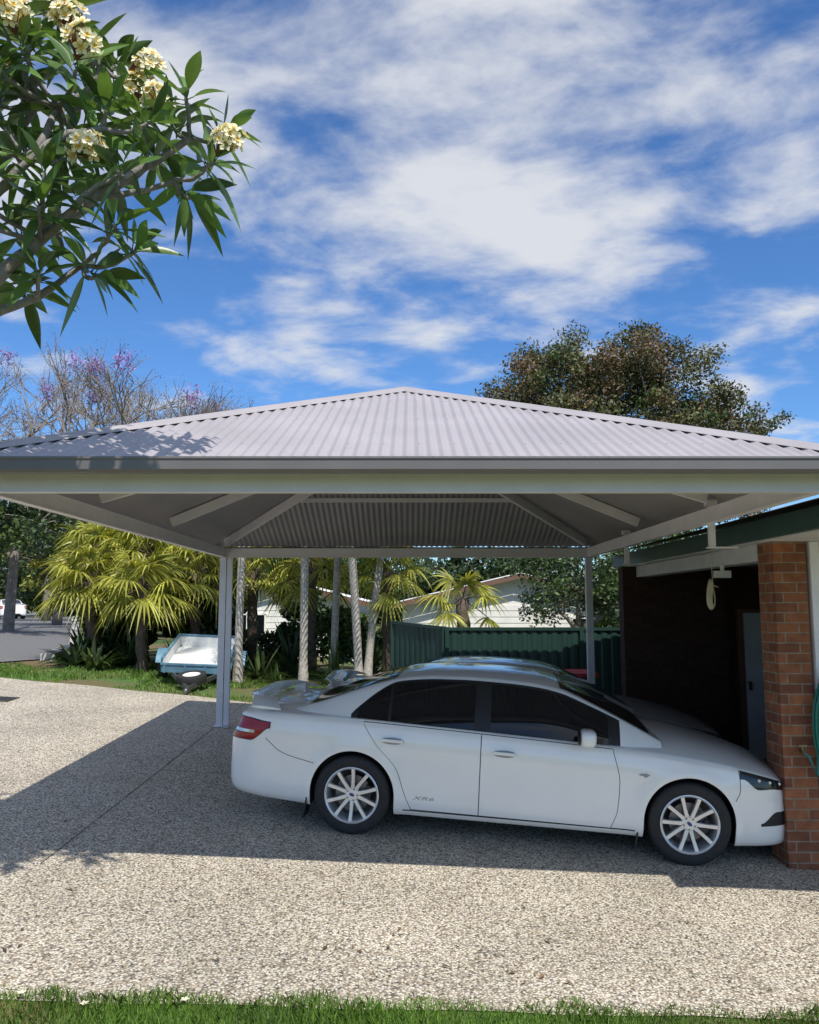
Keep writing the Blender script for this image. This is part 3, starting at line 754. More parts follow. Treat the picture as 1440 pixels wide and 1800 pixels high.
# ------------------------------------------------------------ fences
def fence(p,q,label,h0,h1,mt='green'):
    p=Vector((*p,0));q=Vector((*q,0)); d=(q-p); L=d.length; d.normalize(); s=Vector((-d.y,d.x,0))
    fo=thing('fence',label,'fence',loc=(p.x,p.y,G(p.x,p.y)))
    npn=max(1,round(L/2.35)); pl=L/npn
    for k in range(npn):
        b=B(); vs=[]; a=k*pl+.03; c=(k+1)*pl-.03; n=int((c-a)/.02)
        for i in range(n+1):
            u=a+(c-a)*i/n; ph=(u%.16)/.16; o=.018*(1 if .1<ph<.4 else (0 if ph>.5 or ph<=.0 else .5)); P=p+d*u+s*o
            zt_=h0+(h1-h0)*u/L; vs+=[(P.x,P.y,G(P.x,P.y)+.03),(P.x,P.y,zt_)]
        b.add(vs,[(2*i,2*i+2,2*i+3,2*i+1) for i in range(n)]); b.obj('panel',[mt],fo,world=True)
        b=B(); P=p+d*a;Q=p+d*c
        b.bar((P.x,P.y,h0+(h1-h0)*a/L),(Q.x,Q.y,h0+(h1-h0)*c/L),.05,.05); b.obj('rail',[mt],fo,world=True)
    for k in range(npn+1):
        P=p+d*(k*pl); z=h0+(h1-h0)*k/npn
        b=B(); b.box((P.x,P.y,(G(P.x,P.y)+z)/2+.01),(.06,.06,z-G(P.x,P.y)+.04)); b.obj('post',[mt],fo,world=True)
fence((.60,13.25),(4.9,13.25),'dark green ribbed steel fence behind the parked cars',R(-.34),R(-.34))
fence((-.30,14.6),(.55,13.3),'short green steel fence return lit by the sun',R(-.26),R(-.33))

# ------------------------------------------------------------ neighbour houses
def nhouse(x0,x1,y0,y1,ze,za,label,win=()):
    h=thing('neighbour_house',label,'house',loc=((x0+x1)/2,(y0+y1)/2,G((x0+x1)/2,y0)))
    xm=(x0+x1)/2; b=B(); zb=-2.5
    b.box((xm,(y0+y1)/2,(zb+ze)/2),(x1-x0,y1-y0,ze-zb))
    nb=int((ze-zb)/.18)
    for i in range(nb): b.box((xm,y0-.01,zb+.09+i*.18),(x1-x0,.016,.15))
    b.add([(x0,y0,ze),(x1,y0,ze),(xm,y0,za),(x0,y1,ze),(x1,y1,ze),(xm,y1,za)],[(0,1,2),(3,5,4)])
    b.obj('wall',['white'],h,world=True)
    b=B(); o=.4; sl=(za-ze)/(xm-x0); n=60; 
    for sg in (-1,1):
        vs=[]
        for i in range(n+1):
            y=y0-o+(y1-y0+2*o)*i/n; k=.03*(i%2); vs+=[(xm,y,za+.06+k),(xm+sg*((x1-xm)+o),y,ze-sl*o+.06+k)]
        b.add(vs,[(2*i,2*i+2,2*i+3,2*i+1) for i in range(n)])
    b.obj('roof',['tbed'],h,world=True)
    b=B()
    for sg in (-1,1): b.bar((xm,y0-o-.02,za-.02),(xm+sg*((x1-xm)+o),y0-o-.02,ze-sl*o-.02),.04,.13)
    b.obj('barge_board',['brown'],h,world=True)
    for wx,wz,ww,wh in win:
        b=B(); b.box((wx,y0-.03,wz),(ww,.03,wh)); w=b.obj('window',['glass'],h,world=True)
        b=B(); 
        for a,c in (((wx,wz+wh/2),(ww+.1,.05)),((wx,wz-wh/2),(ww+.1,.05)),((wx-ww/2,wz),(.05,wh)),((wx+ww/2,wz),(.05,wh)),((wx,wz),(.04,wh))): b.box((a[0],y0-.05,a[1]),(c[0],.05,c[1]))
        o2=b.obj('frame',['white'],w)
nhouse(-.2,6.6,24,36,R(.12),R(.92),'white weatherboard house with brown barge boards behind the fence',win=[(5.2,R(-.7),1.0,.8)])
nhouse(-6.4,-1.6,25,34,R(.2),R(.8),'white weatherboard house behind the palm trees',win=[(-4.9,R(-.6),1.1,.8)])

# ------------------------------------------------------------ trees
def crown(name,par,lobes,n,size,mats,mix=(1,),aspect=.5,subk=90,sr=(.16,.34)):
    tot=sum(l[3]*l[4]*l[5] for l in lobes)
    sub=[]
    for (x,y,z,rx,ry,rz_) in lobes:
        k=max(6,int(subk*rx*ry*rz_/tot))
        for i in range(k):
            d=rng.normal(size=3); d/=np.linalg.norm(d); r=rng.uniform(.35,1.0)
            sub.append((x+d[0]*rx*r,y+d[1]*ry*r,z+d[2]*rz_*r,rng.uniform(*sr)*min(rx,ry,rz_)+.12))
    w=np.array([s[3]**2 for s in sub]); w/=w.sum(); idx=rng.choice(len(sub),size=n,p=w); S=np.array(sub)[idx]
    d=rng.normal(size=(n,3)); d/=np.linalg.norm(d,axis=1)[:,None]; r=rng.uniform(0,1,n)**.45*rng.choice([1,1,1.25],n)
    C=S[:,:3]+d*(S[:,3]*r)[:,None]*np.array([1.15,1.15,.85])
    V=leaf_quads(C,size,aspect)
    mi=None
    if len(mats)>1: 
        sel=rng.choice(len(mats),size=len(sub),p=mix); mi=sel[idx]
        fl=rng.uniform(size=n)<.2; mi=np.where(fl,rng.choice(len(mats),size=n,p=mix),mi)
    return quads_obj(name,V,4,mats,par,mi), sub
def tree(name,x,y,label,lobes,n,size,mats,mix=(1,),tr_=.22,bark='bark',base_off=0,cat='tree',nb=40,subk=90,sr=(.16,.34)):
    z=G(x,y)+base_off
    t=thing(name,label,cat,loc=(x,y,z))
    _,sub=crown('crown',t,lobes,n,size,mats,mix,subk=subk,sr=sr)
    b=B(); zc=min(l[2]-l[5]*.5 for l in lobes); zc=max(zc,.5)
    b.tube([(0,0,-.1),(.05,.02,zc*.5),(0,.08,zc)],[tr_*1.25,tr_,tr_*.8],10)
    for l in lobes:
        c=Vector(l[:3]); mid=Vector((l[0]*.4,l[1]*.4+.1,zc+(l[2]-zc)*.45)); b.tube([(0,.08,zc-.1),mid,c],[tr_*.7,tr_*.4,tr_*.15],7)
        near_=[s for s in sub if (Vector(s[:3])-c).length<max(l[3:])*1.1]
        random.shuffle(near_)
        for s in near_[:max(3,nb//len(lobes))]:
            p=Vector(s[:3]); st=mid.lerp(c,random.random()); m2=st.lerp(p,.5)+Vector((random.uniform(-.2,.2),random.uniform(-.2,.2),.1)); b.tube([st,m2,p],[tr_*.18,tr_*.11,tr_*.04],5)
    b.obj('trunk',[bark],t,smooth=True,sharp=None)
    return t
tree('shade_tree',6.1,24,'tall olive and russet leafed tree rising behind the carport roof',
 [(-3.2,0,7.4,1.6,1.8,1.6),(-1.7,.3,8.9,1.9,2,1.6),(.1,0,9.2,2.1,2,1.6),(1.8,0,8.6,1.9,1.8,1.6),(3.1,0,7.7,1.5,1.6,1.2),(4.4,0,7.8,.9,1.0,.7),(-3.9,0,8.3,.8,.9,.9),(0,0,6.6,3.4,2,1.8),(2.8,0,5.8,1.8,1.4,1.2)],
 82000,.12,['oleaf','mleaf','rleaf'],(.60,.16,.24),.28,nb=190,subk=280,sr=(.14,.27))
tree('garden_tree',4.0,19.5,'green leafy garden tree behind the fence',[(0,0,2.6,1.4,1.4,1.1),(1.2,0,2.0,1.2,1.2,1.2),(-.7,0,1.9,.7,1,.7),(2.4,0,2.4,1.4,1.2,1.3)],17000,.11,['mleaf','dleaf'],(.5,.5),.12,nb=50)
tree('garden_tree',6.6,21,'dark green leafy tree beside the brick house',[(0,0,2.6,2,1.5,1.8),(-1.3,0,1.6,1.2,1.2,1.2)],9000,.15,['dleaf','mleaf'],(.6,.4),.14,nb=30)
tree('garden_tree',2.5,41,'dark spreading tree behind the white house',[(0,0,3.8,3.4,2,1.8),(3,0,4.2,2.6,2,1.8),(-3,0,3.6,2.4,2,1.5)],14000,.26,['dleaf','mleaf'],(.65,.35),.2,nb=30)
tree('garden_tree',-5.5,39,'dark leafy tree behind the second white house',[(0,0,3.4,3.0,2,1.7),(2.8,0,3.2,2.0,2,1.4),(-3,0,3.2,2.2,2,1.6)],12000,.26,['dleaf','mleaf'],(.65,.35),.2,nb=30)
tree('street_tree',-13.6,26,'leafy street tree with dark green crown by the road',[(0,0,4.0,2.0,2,1.4),(1.9,0,3.5,1.6,1.5,1.1),(-1.9,0,3.6,1.5,1.5,1.3)],13000,.17,['dleaf','mleaf'],(.5,.5),.17)
tree('street_tree',-16.2,38,'leafy street tree with yellowing leaves by the road',[(0,0,4.3,2.2,2,1.6),(2.2,0,3.9,1.6,1.5,1.3),(-2,0,4.2,1.8,1.5,1.5),(0,0,2.6,2.4,1.6,1.0)],13000,.2,['mleaf','oleaf','fan'],(.5,.3,.2),.2)
tree('street_tree',-22,50,'tall dark street tree at the end of the road',[(0,0,5.5,3.4,2,2.4),(3,0,4.2,2.4,1.5,2),(-3.5,0,4.5,2.8,1.5,2.0)],12000,.3,['dleaf','mleaf'],(.6,.4),.25)
tree('street_tree',-36,66,'leafy tree across the road',[(0,0,5,4,2,3),(5,0,4.5,3,2,2.5)],9000,.4,['dleaf','mleaf'],(.6,.4),.25)
def belt(name,n,xr,yr,zr_,size,mats,mix,kind='stuff',dens=2.2,br=(.25,.6)):
    k=int((xr[1]-xr[0])*dens); S=[]
    for i in range(k*3):
        x=rng.uniform(*xr); y=rng.uniform(*yr); z=G(x,y)+rng.uniform(.1,1)*zr_*(.75+.25*math.sin(x*1.7)); S.append((x,y,z,rng.uniform(*br)))
    S=np.array(S); idx=rng.integers(0,len(S),n); d=rng.normal(size=(n,3)); d/=np.linalg.norm(d,axis=1)[:,None]
    C=S[idx,:3]+d*(S[idx,3]*rng.uniform(0,1,n)**.4)[:,None]
    mi=rng.choice(len(mats),size=len(S),p=mix)[idx]
    return quads_obj(name,leaf_quads(C,size,.5),4,mats,None,mi,kind=kind)
o=belt('shrub_thicket',32000,(-7.5,-4.2),(18.8,20.6),2.7,.15,['dleaf','mleaf','feather'],(.6,.15,.25),dens=3.4); o['label']='dense dark green shrubs behind the palm trees'; o['category']='shrubs'
o=belt('shrub_thicket',14000,(-4.2,-.6),(18.8,21.0),1.8,.15,['dleaf','mleaf','feather'],(.55,.2,.25),dens=1.5); o['label']='loose dark green shrubs behind the slender palms'; o['category']='shrubs'
o=belt('far_woodland',34000,(-60,34),(72,85),7.5,.95,['dleaf','mleaf'],(.7,.3),br=(.8,1.8)); o['label']='distant dark green woodland beyond the houses'; o['category']='trees'
def jacaranda(x,y,H,label,seed,purple):
    random.seed(seed); t=thing('jacaranda_tree',label,'tree',loc=(x,y,G(x,y)))
    b=B(); tips=[]
    def br(p,d,L,r,dep):
        q=p+d*L*.5+Vector((random.uniform(-1,1),random.uniform(-1,1),random.uniform(-.3,.6)))*L*.07; e=p+d*L
        b.tube([p,q,e],[r,r*.85,r*.68],5 if dep<3 else 3,caps=False)
        if dep>=3: tips.append((e,dep))
        if dep>=6: return
        for k in range(3 if dep in(0,1,3,4) else 2+(random.random()<.45)):
            ax=Vector((random.gauss(0,1),random.gauss(0,1),random.gauss(0,.5))).normalized()
            nd=(d+ax*random.uniform(.45,.85)+Vector((0,0,.12))).normalized()
            br(e,nd,L*random.uniform(.64,.84),max(r*.62,.012),dep+1)
    br(Vector((0,0,0)),Vector((.03,0,1)),H*.27,H*.017,0)
    b.obj('trunk',['twig'],t,smooth=True,sharp=None)
    T=np.array([tuple(p) for p,dp in tips if dp>=4]); nn=6000; idx=rng.integers(0,len(T),nn)
    C=T[idx]+rng.normal(size=(nn,3))*.11
    quads_obj('crown',leaf_quads(C,.07,.3),4,['twig','oleaf'],t,rng.choice(2,size=nn,p=(.7,.3)))
    top=sorted([p for p,dp in tips if dp>=5],key=lambda p:-p.z)[:40]; random.shuffle(top); top=top[:purple]
    C=[]
    for p in top:
        for i in range(90): C.append((p.x+random.gauss(0,.14),p.y+random.gauss(0,.14),p.z+random.gauss(.1,.2)))
    quads_obj('blossom',leaf_quads(np.array(C),.11,.7),4,['purple'],t)
jacaranda(-13.8,28.5,12.0,'bare branched jacaranda tree with sparse brown leaves',11,1)
jacaranda(-9.8,27,10.6,'bare branched jacaranda tree with purple blossom clusters',23,6)
jacaranda(-7.4,29,9.6,'thin bare jacaranda tree with a few blossoms',31,3)
jacaranda(-16.8,31,11.6,'bare branched jacaranda tree near the road',47,1)
jacaranda(-11.6,30,10.0,'spreading bare jacaranda tree with blossoms behind the palms',53,3)

def blade_(b,base,dr_,up,L,W,droop,n=4,mi=0,fold=.15,shape=.8):
    d=dr_.normalized(); s=d.cross(up)
    if s.length<1e-5: s=d.orthogonal()
    s.normalize(); u=s.cross(d); vs=[]
    for i in range(n+1):
        t=i/n; p=base+d*L*t-Vector((0,0,1))*droop*L*t*t; w=W*.5*math.sin(math.pi*min(.999,max(.02,t))**shape)+.0006
        vs+=[p-s*w+u*w*fold,p-u*w*fold*.6,p+s*w+u*w*fold]
    b.add(vs,[f for i in range(n) for f in ((3*i,3*i+1,3*i+4,3*i+3),(3*i+1,3*i+2,3*i+5,3*i+4))],mi)
def fan_palm(x,y,h,label,seed,sc=1.0,nl=26):
    random.seed(seed); t=thing('fan_palm',label,'palm',loc=(x,y,G(x,y)),group='fan palms behind the driveway')
    b=B(); pts=[(random.uniform(-.03,.03),random.uniform(-.03,.03),h*i/8) for i in range(9)]; b.tube(pts,[.15]+[.11+.02*(i%2) for i in range(8)],10)
    b.obj('trunk',['dbark'],t,smooth=True,sharp=None)
    b=B(); c=Vector((0,0,h))
    for k in range(nl):
        az=k*2.39996+random.uniform(-.2,.2); el=math.radians(75-115*k/nl+random.uniform(-8,8))
        d=Vector((math.cos(az)*math.cos(el),math.sin(az)*math.cos(el),math.sin(el))); pl=random.uniform(.45,.75)*sc
        hub=c+d*pl-Vector((0,0,.10*pl)); b.tube([c,c+d*pl*.5,hub],[.014,.011,.008],4,1,caps=False)
        s=d.cross(Vector((0,0,1))).normalized(); nrm=s.cross(d); 
        fl=random.uniform(.55,.75)*sc; ns=23
        for i in range(ns):
            a=math.radians(-130+260*i/(ns-1)); rd=(d*math.cos(a)+s*math.sin(a)-nrm*.12*abs(math.sin(a))).normalized()
            blade_(b,hub,rd,nrm,fl*(1-.25*abs(a)/2.2)*random.uniform(.9,1.08),.050*sc,random.uniform(.35,.85),5,0,.35,.6)
    b.obj('crown',['fan','dbark'],t)
def feather_palm(x,y,h,label,seed,lean=(0,0),nf=11,L=2.0,tr_=.075):
    random.seed(seed); t=thing('feather_palm',label,'palm',loc=(x,y,G(x,y)),group='slender ringed palms')
    b=B()
    P=[];Rr=[]
    for i in range(41):
        q=i/40; P.append((lean[0]*q**1.3,lean[1]*q,h*q-.03)); Rr.append((tr_*(1.5-.5*min(1,q*6)))*(1.0+.05*(i%2)))
    b.tube(P,Rr,12); b.obj('trunk',['pbark'],t,smooth=True,sharp=None)
    b=B(); c=Vector(P[-1])
    for k in range(nf):
        az=k*2.39996+random.uniform(-.2,.2); el=math.radians(70-75*k/nf); d=Vector((math.cos(az)*math.cos(el),math.sin(az)*math.cos(el),math.sin(el)))
        FL=L*random.uniform(.85,1.1); dp=random.uniform(.55,.8)
        cur=[c+d*FL*q-Vector((0,0,1))*dp*FL*q*q for q in [i/12 for i in range(13)]]; b.tube(cur,[.018-.0012*i for i in range(13)],4,1,caps=False)
        for i in range(3,37):
            q=i/37; p=c+d*FL*q-Vector((0,0,1))*dp*FL*q*q; tg=(d-Vector((0,0,2*dp*q))).normalized(); s=tg.cross(Vector((0,0,1))).normalized()
            for sg in (-1,1):
                ld=(s*sg+tg*.5+Vector((0,0,-.15))).normalized(); blade_(b,p,ld,Vector((0,0,1)),.46*math.sin(math.pi*min(.97,q*.85+.12))**.6,.035,.55,3,0,.3,.7)
    b.obj('crown',['feather','feather'],t)
LB='yellow-green fan palm with dark trunk behind the driveway'
for i,(x,y,h,s,nl) in enumerate([(-6.9,18,1.8,1.1,28),(-5.55,17.2,1.7,1.05,28),(-4.75,18.4,2.1,1.05,28),(-7.4,19.6,2.4,1.15,28),(-6.2,19.3,2.5,1.1,28),(-3.6,19,2.2,1.0,22),(-.45,17.2,2.35,.95,16),(1.0,15.6,1.85,.85,9),(-2.2,18.6,2.2,1.0,18)]):
    fan_palm(x,y,h,LB,100+i,s,nl)
LF='slender palm with pale grey ringed trunk beside the verge'
for i,(x,y,h,ln) in enumerate([(-3.32,16.1,3.9,(.05,0)),(-2.04,16.0,3.8,(.0,0)),(-.93,15.5,3.7,(-.25,0)),(-.85,16.6,3.9,(.45,.2)),(-1.6,17.5,3.4,(.1,0)),(-5.2,19.8,3.6,(0,0))]):
    feather_palm(x,y,h,LF,200+i,ln)
def strappy(x,y,label,seed,n=34,L=.8,W=.07,mt='dleaf'):
    random.seed(seed); t=thing('strappy_plant',label,'plant',loc=(x,y,G(x,y)),group='garden bed plants')
    b=B()
    for k in range(n):
        az=random.uniform(0,6.28); el=math.radians(random.uniform(25,85)); d=Vector((math.cos(az)*math.cos(el),math.sin(az)*math.cos(el),math.sin(el)))
        blade_(b,Vector((random.uniform(-.1,.1),random.uniform(-.1,.1),0)),d,Vector((0,0,1)),L*random.uniform(.6,1.1),W,random.uniform(.1,.6),5,0,.3,.6)
    b.obj('leaves',[mt],t)
for i,(x,y,L,W,m) in enumerate([(-6.9,17.3,1.0,.12,'dleaf'),(-6.4,16.9,.9,.1,'mleaf'),(-7.0,17.9,1.1,.13,'dleaf'),(-6.0,17.6,1.2,.12,'dleaf'),(-5.0,17.9,1.1,.1,'mleaf'),(-3.0,16.9,1.0,.08,'mleaf'),(-2.5,17.4,1.4,.12,'dleaf'),(-1.5,16.6,1.1,.05,'feather'),(-.9,17.9,1.5,.1,'dleaf'),(-.1,16.6,.8,.06,'feather'),(-3.9,18.2,1.6,.12,'dleaf'),(-6.7,18.7,1.6,.12,'dleaf'),(-2.6,16.2,.6,.04,'feather'),(-1.3,15.9,.6,.04,'mleaf')]):
    strappy(x,y,'dark strap-leaved plant in the garden bed',300+i,34,L,W,m)

# ------------------------------------------------------------ frangipani
random.seed(5)
fr=thing('frangipani_tree','frangipani tree with grey branches and white yellow flowers','tree',loc=(-3.35,4.2,G(-3.35,4.2)))
def Wp(x,z,dy=0): return Vector((x,4.2+dy,R(z)))
root=Vector((-3.35,4.2,G(-3.35,4.2)-.05))
bb=B()
def limb(pts,r0,r1):
    P=[];n=len(pts)
    for i in range(n-1):
        p0=pts[max(i-1,0)];p1=pts[i];p2=pts[i+1];p3=pts[min(i+2,n-1)]
        for k in range(5):
            t=k/5; P.append(.5*((2*p1)+(p2-p0)*t+(2*p0-5*p1+4*p2-p3)*t*t+(-p0+3*p1-3*p2+p3)*t**3)+Vector((random.uniform(-1,1),random.uniform(-1,1),random.uniform(-1,1)))*.006)
    P.append(pts[-1]); m=len(P)
    bb.tube(P,[(r0+(r1-r0)*i/(m-1))*(1+.06*math.sin(i*1.9)) for i in range(m)],9)
limb([root,Wp(-3.25,-.6),Wp(-3.0,.5),Wp(-2.65,1.25)],.13,.075)
A=Wp(-2.65,1.25)
limb([A,Wp(-2.23,1.66,-.05),Wp(-1.98,1.96,0),Wp(-1.72,2.22,.05),Wp(-1.45,2.44,.1),Wp(-1.22,2.60,.1)],.042,.017)
limb([A,Wp(-2.35,1.54,.1),Wp(-2.05,1.70,.15),Wp(-1.84,1.90,.2)],.034,.015)
limb([A,Wp(-2.5,1.70,-.1),Wp(-2.23,2.06,-.15),Wp(-2.0,2.38,-.1),Wp(-1.92,2.72,0)],.038,.018)
limb([A,Wp(-2.65,1.9,.2),Wp(-2.35,2.45,.2),Wp(-2.1,2.85,.15)],.042,.018)
limb([Wp(-1.98,1.96),Wp(-1.80,2.04,-.1),Wp(-1.66,2.16,-.15),Wp(-1.45,2.26,-.15)],.022,.014)
limb([Wp(-2.23,2.06,-.15),Wp(-2.05,2.2,-.2),Wp(-1.82,2.42,-.2),Wp(-1.62,2.5,-.15)],.024,.015)
limb([Wp(-1.72,2.22,.05),Wp(-1.5,2.28,.1),Wp(-1.3,2.35,.1)],.019,.013)
limb([Wp(-1.92,2.72),Wp(-1.78,2.86,.05),Wp(-1.72,3.0,.05)],.019,.014)
limb([A,Wp(-2.75,2.2,-.5),Wp(-2.4,2.95,-1.0),Wp(-1.7,3.25,-1.2),Wp(-1.1,3.35,-1.25)],.05,.018)
limb([Wp(-2.75,2.2,-.5),Wp(-2.7,2.6,-1.0),Wp(-2.4,2.9,-1.5)],.03,.018)
hubs=[Wp(-1.22,2.60,.1),Wp(-1.84,1.90,.2),Wp(-1.92,2.72,0),Wp(-2.1,2.85,.15),Wp(-1.45,2.26,-.15),Wp(-1.62,2.5,-.15),Wp(-1.3,2.35,.1),Wp(-1.72,3.0,.05),Wp(-1.45,2.44,.1),Wp(-2.0,2.38,-.1),Wp(-2.35,2.45,.2),Wp(-1.98,1.96,0),Wp(-2.05,1.70,.15),Wp(-2.4,2.95,-1.0),Wp(-1.7,3.25,-1.2),Wp(-1.1,3.35,-1.25),Wp(-2.4,2.9,-1.5)]
tipl=[(-2.11,3.08,0,1),(-2.24,2.92,.2,1),(-1.94,3.22,.1,1),(-1.80,3.08,0,1),(-1.60,2.98,.1,1),(-1.74,2.80,-.2,1),(-1.52,2.78,.15,1),(-1.34,2.70,.1,1),(-1.22,2.80,0,0),(-1.02,2.64,.1,0),(-1.06,2.40,0,1),(-1.24,2.30,.2,0),(-1.53,2.26,-.2,1),(-1.58,2.04,0,0),(-1.50,1.94,.1,0),(-1.75,1.84,.2,0),(-1.98,1.78,0,0),(-2.04,2.33,-.2,0),(-2.20,2.62,-.1,0),(-1.93,2.56,.2,0),(-1.62,2.66,-.1,0),(-2.16,2.04,.1,0),(-1.86,2.20,-.25,0),(-2.02,2.90,-.25,1),(-2.35,2.75,0,0),(-2.45,3.1,0,1),(-2.22,1.80,.3,0),(-2.55,2.6,.1,0),(-2.25,3.2,.0,1),(-2.0,3.40,.1,1),(-1.36,2.54,-.15,0),(-2.6,3.4,.2,0),(-2.9,2.9,0,0),(-3.0,3.3,.3,1),(-3.3,2.8,-.3,0),(-3.6,2.4,.2,0),(-1.78,2.58,.1,0),
 (-2.12,2.48,.1,0),(-2.0,2.70,.3,0),(-1.86,2.92,.3,0),(-2.3,3.05,.25,0),(-1.72,2.42,.3,0),(-2.05,2.18,.3,0),(-1.90,2.05,-.2,0),(-2.28,2.42,-.2,0),(-1.48,2.62,.35,0),(-1.68,3.12,.2,0),(-2.15,2.78,-.3,0),(-2.35,2.2,-.45,0),(-2.3,1.95,-.5,0),
 (-2.3,3.2,-1.2,0),(-2.0,3.4,-1.0,0),(-1.75,3.5,-1.35,0),(-1.45,3.35,-1.1,0),(-1.2,3.5,-1.0,0),(-.95,3.45,-1.3,0),(-1.5,3.45,-1.55,0),(-1.9,3.35,-1.5,0),(-2.3,3.15,-1.7,0),(-2.6,3.05,-1.4,0),(-.8,3.4,-1.05,0),(-2.15,3.35,-1.9,0),(-2.7,3.2,-.9,0)]
lf=B(); fl=B()
for (x,z,dy,flw) in tipl:
    p=Wp(x,z,dy); h=min(hubs+[A],key=lambda q:(q-p).length+ (0.25 if q.z>p.z+.15 else 0))
    mid=h.lerp(p,.5)+Vector((0,0,-.04)); limb([h,mid,p],.014,.010)
    out=(p-h).normalized(); ax=(out+Vector((0,0,.55))).normalized()
    nl=random.randint(11,15); o1=ax.orthogonal().normalized(); o2=ax.cross(o1)
    for k in range(nl):
        az=k*2.39996+random.uniform(-.3,.3); el=math.radians(62-90*k/nl+random.uniform(-12,12))
        d=(o1*math.cos(az)+o2*math.sin(az))*math.cos(el)+ax*math.sin(el)
        st=p-out*.08*k/nl; L=random.uniform(.17,.29)
        pet=st+d*.04; lf.tube([st,pet],[.004,.003],4,0,caps=False)
        blade_(lf,pet,d,ax,L,L*random.uniform(.24,.30),random.uniform(.05,.5),8,0,.28,.8)
    if flw:
        st=p+ax*.03+Vector((0,-.03,0))
        for k in range(random.randint(18,28)):
            e=(Vector((random.gauss(0,1),random.gauss(-.4,1),random.gauss(.3,.8)))).normalized()
            c=st+ax*.10+e*random.uniform(.03,.10); fl.tube([st,st.lerp(c,.6),c],[.004,.003,.003],4,2,caps=False)
            n=(e+Vector((0,-.4,.2))).normalized(); u=n.orthogonal().normalized(); v=n.cross(u)
            for j in range(5):
                a=j*2*math.pi/5; rd=u*math.cos(a)+v*math.sin(a)
                tdir=(rd+n*.35).normalized(); blade_(fl,c+rd*.004,tdir,n,.040,.028,.0,3,0,.25,1.3)
                blade_(fl,c+n*.003,(rd+n*.7).normalized(),n,.018,.012,.0,2,1,.2,1)
bb.obj('trunk',['fbark'],fr,smooth=True,sharp=None,world=True)
lf.obj('crown',['fleaf'],fr,smooth=True,sharp=None,world=True)
fl.obj('blossom',['petal','petaly','fbud'],fr,world=True)

# ------------------------------------------------------------ litter
b=B(); random.seed(9)
for k in range(55):
    x=random.uniform(-3,3.2); y=random.choice([random.uniform(4.8,6),random.uniform(4.8,9)])
    if x>-.9 and y>7: continue
    z=G(x,y)+.016; a=random.uniform(0,6.28); s=random.uniform(.015,.04)
    d=Vector((math.cos(a),math.sin(a),.0)); e=Vector((-math.sin(a),math.cos(a),0))*.35
    b.add([Vector((x,y,z))-d*s,Vector((x,y,z+.01))+e*s,Vector((x,y,z+.004))+d*s,Vector((x,y,z+.006))-e*s],[(0,1,2,3)],0)
o=b.obj('fallen_leaves',['dryleaf'],kind='stuff'); o['label']='scattered dry brown leaves on the driveway'; o['category']='leaves'
b=B()
for (x,y) in ((-1.98,4.44),(-1.15,4.46),(-1.63,4.37)):
    z=G(x,y)+.045; c=Vector((x,y,z))
    for j in range(5):
        a=j*1.2566+x; blade_(b,c,Vector((math.cos(a),math.sin(a),.3)),Vector((0,0,1)),.026,.016,0,3,0,.2,1.2)
o=b.obj('fallen_petals',['petal'],kind='stuff'); o['label']='white fallen flowers lying on the grass'; o['category']='flowers'
b=B(); x,y=-6.45,13.0; z=G(x,y)+.02
for i in range(9): b.bar((x-.28,y-.2+.05*i,z+.0145),(x+.28,y-.2+.05*i,z-.0145),.018,.02)
b.bar((x-.28,y-.22,z+.0145),(x-.28,y+.22,z+.0145),.02,.02); b.bar((x+.28,y-.22,z-.0145),(x+.28,y+.22,z-.0145),.02,.02)
o=b.obj('drain_grate',['grate']); o['label']='dark steel drain grate set in the driveway'; o['category']='drain'

# ------------------------------------------------------------ world & sun
SD=Vector((.8,-1.95,2.85)).normalized()
w=bpy.data.worlds.new('World'); scene.world=w; w.use_nodes=True; nt=w.node_tree; L=nt.links.new
bg=nt.nodes['Background']; bg.inputs['Strength'].default_value=.11
sky=N(nt,'ShaderNodeTexSky'); sky.sky_type='NISHITA'; sky.sun_disc=False
sky.sun_elevation=math.asin(SD.z); sky.sun_rotation=math.atan2(SD.x,SD.y); sky.air_density=1.0; sky.dust_density=.3; sky.ozone_density=2.5
hsv=N(nt,'ShaderNodeHueSaturation'); hsv.inputs['Saturation'].default_value=1.12; L(sky.outputs[0],hsv.inputs['Color'])
tint=N(nt,'ShaderNodeVectorMath',operation='MULTIPLY'); tint.inputs[1].default_value=(.82,1.12,1.45); L(hsv.outputs[0],tint.inputs[0])
tc=N(nt,'ShaderNodeTexCoord'); sp=N(nt,'ShaderNodeSeparateXYZ'); L(tc.outputs['Generated'],sp.inputs[0])
mx=N(nt,'ShaderNodeMath',operation='MAXIMUM'); mx.inputs[1].default_value=0.0; L(sp.outputs[2],mx.inputs[0])
ad=N(nt,'ShaderNodeMath',operation='ADD'); ad.inputs[1].default_value=.16; L(mx.outputs[0],ad.inputs[0])
dx=N(nt,'ShaderNodeMath',operation='DIVIDE'); L(sp.outputs[0],dx.inputs[0]); L(ad.outputs[0],dx.inputs[1])
dy=N(nt,'ShaderNodeMath',operation='DIVIDE'); L(sp.outputs[1],dy.inputs[0]); L(ad.outputs[0],dy.inputs[1])
cb=N(nt,'ShaderNodeCombineXYZ'); L(dx.outputs[0],cb.inputs[0]); L(dy.outputs[0],cb.inputs[1])
mp=N(nt,'ShaderNodeMapping'); mp.inputs['Rotation'].default_value=(0,0,math.radians(35)); mp.inputs['Scale'].default_value=(1.0,1.3,1); mp.inputs['Location'].default_value=(5.3,2.2,0); L(cb.outputs[0],mp.inputs[0])
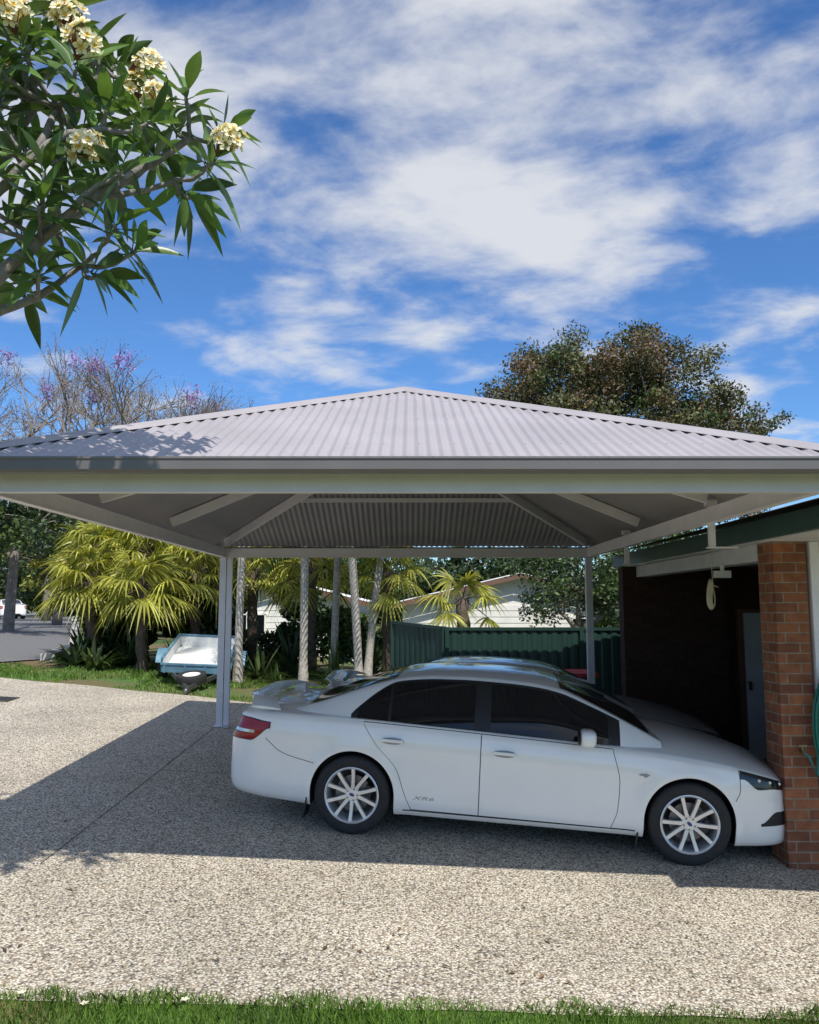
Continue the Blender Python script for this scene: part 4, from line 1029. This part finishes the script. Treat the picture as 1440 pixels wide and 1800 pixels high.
n1=N(nt,'ShaderNodeTexNoise'); n1.inputs['Scale'].default_value=3.3; n1.inputs['Detail'].default_value=12; n1.inputs['Roughness'].default_value=.56; n1.inputs['Distortion'].default_value=.18; L(mp.outputs[0],n1.inputs['Vector'])
n2=N(nt,'ShaderNodeTexNoise'); n2.inputs['Scale'].default_value=1.3; n2.inputs['Detail'].default_value=3; L(mp.outputs[0],n2.inputs['Vector'])
m1=N(nt,'ShaderNodeMath',operation='MULTIPLY_ADD'); m1.inputs[1].default_value=.65; L(n2.outputs[0],m1.inputs[0]); L(n1.outputs[0],m1.inputs[2])
el=N(nt,'ShaderNodeMapRange'); el.inputs[1].default_value=.25; el.inputs[2].default_value=.44; el.inputs[3].default_value=-.11; el.inputs[4].default_value=.05; L(sp.outputs[2],el.inputs[0])
m2=N(nt,'ShaderNodeMath',operation='ADD'); L(m1.outputs[0],m2.inputs[0]); L(el.outputs[0],m2.inputs[1])
cr=N(nt,'ShaderNodeMapRange'); cr.interpolation_type='SMOOTHSTEP'; cr.inputs[1].default_value=.71; cr.inputs[2].default_value=1.05; cr.inputs[3].default_value=0; cr.inputs[4].default_value=.94; L(m2.outputs[0],cr.inputs[0])
mix=N(nt,'ShaderNodeMix',data_type='RGBA'); L(cr.outputs[0],mix.inputs['Factor']); L(tint.outputs[0],mix.inputs['A']); mix.inputs['B'].default_value=(6.8,7.0,7.4,1)
L(mix.outputs['Result'],bg.inputs['Color'])
sl=bpy.data.lights.new('sun','SUN'); sl.energy=5.0; sl.angle=math.radians(.5); sl.color=(1,.94,.85)
so=bpy.data.objects.new('sun',sl); COL.objects.link(so); so.rotation_euler=(-SD).to_track_quat('-Z','Y').to_euler(); so.location=(5,-10,20)

cam=bpy.data.cameras.new('camera'); co=bpy.data.objects.new('camera',cam); COL.objects.link(co)
cam.sensor_fit='HORIZONTAL'; cam.sensor_width=36; cam.lens=36.05; cam.clip_end=3000; cam.clip_start=.05
co.location=(0,0,CH); co.rotation_euler=(math.radians(90+6.64),0,0); scene.camera=co
scene.view_settings.view_transform='Standard'; scene.view_settings.look='None'; scene.view_settings.exposure=0
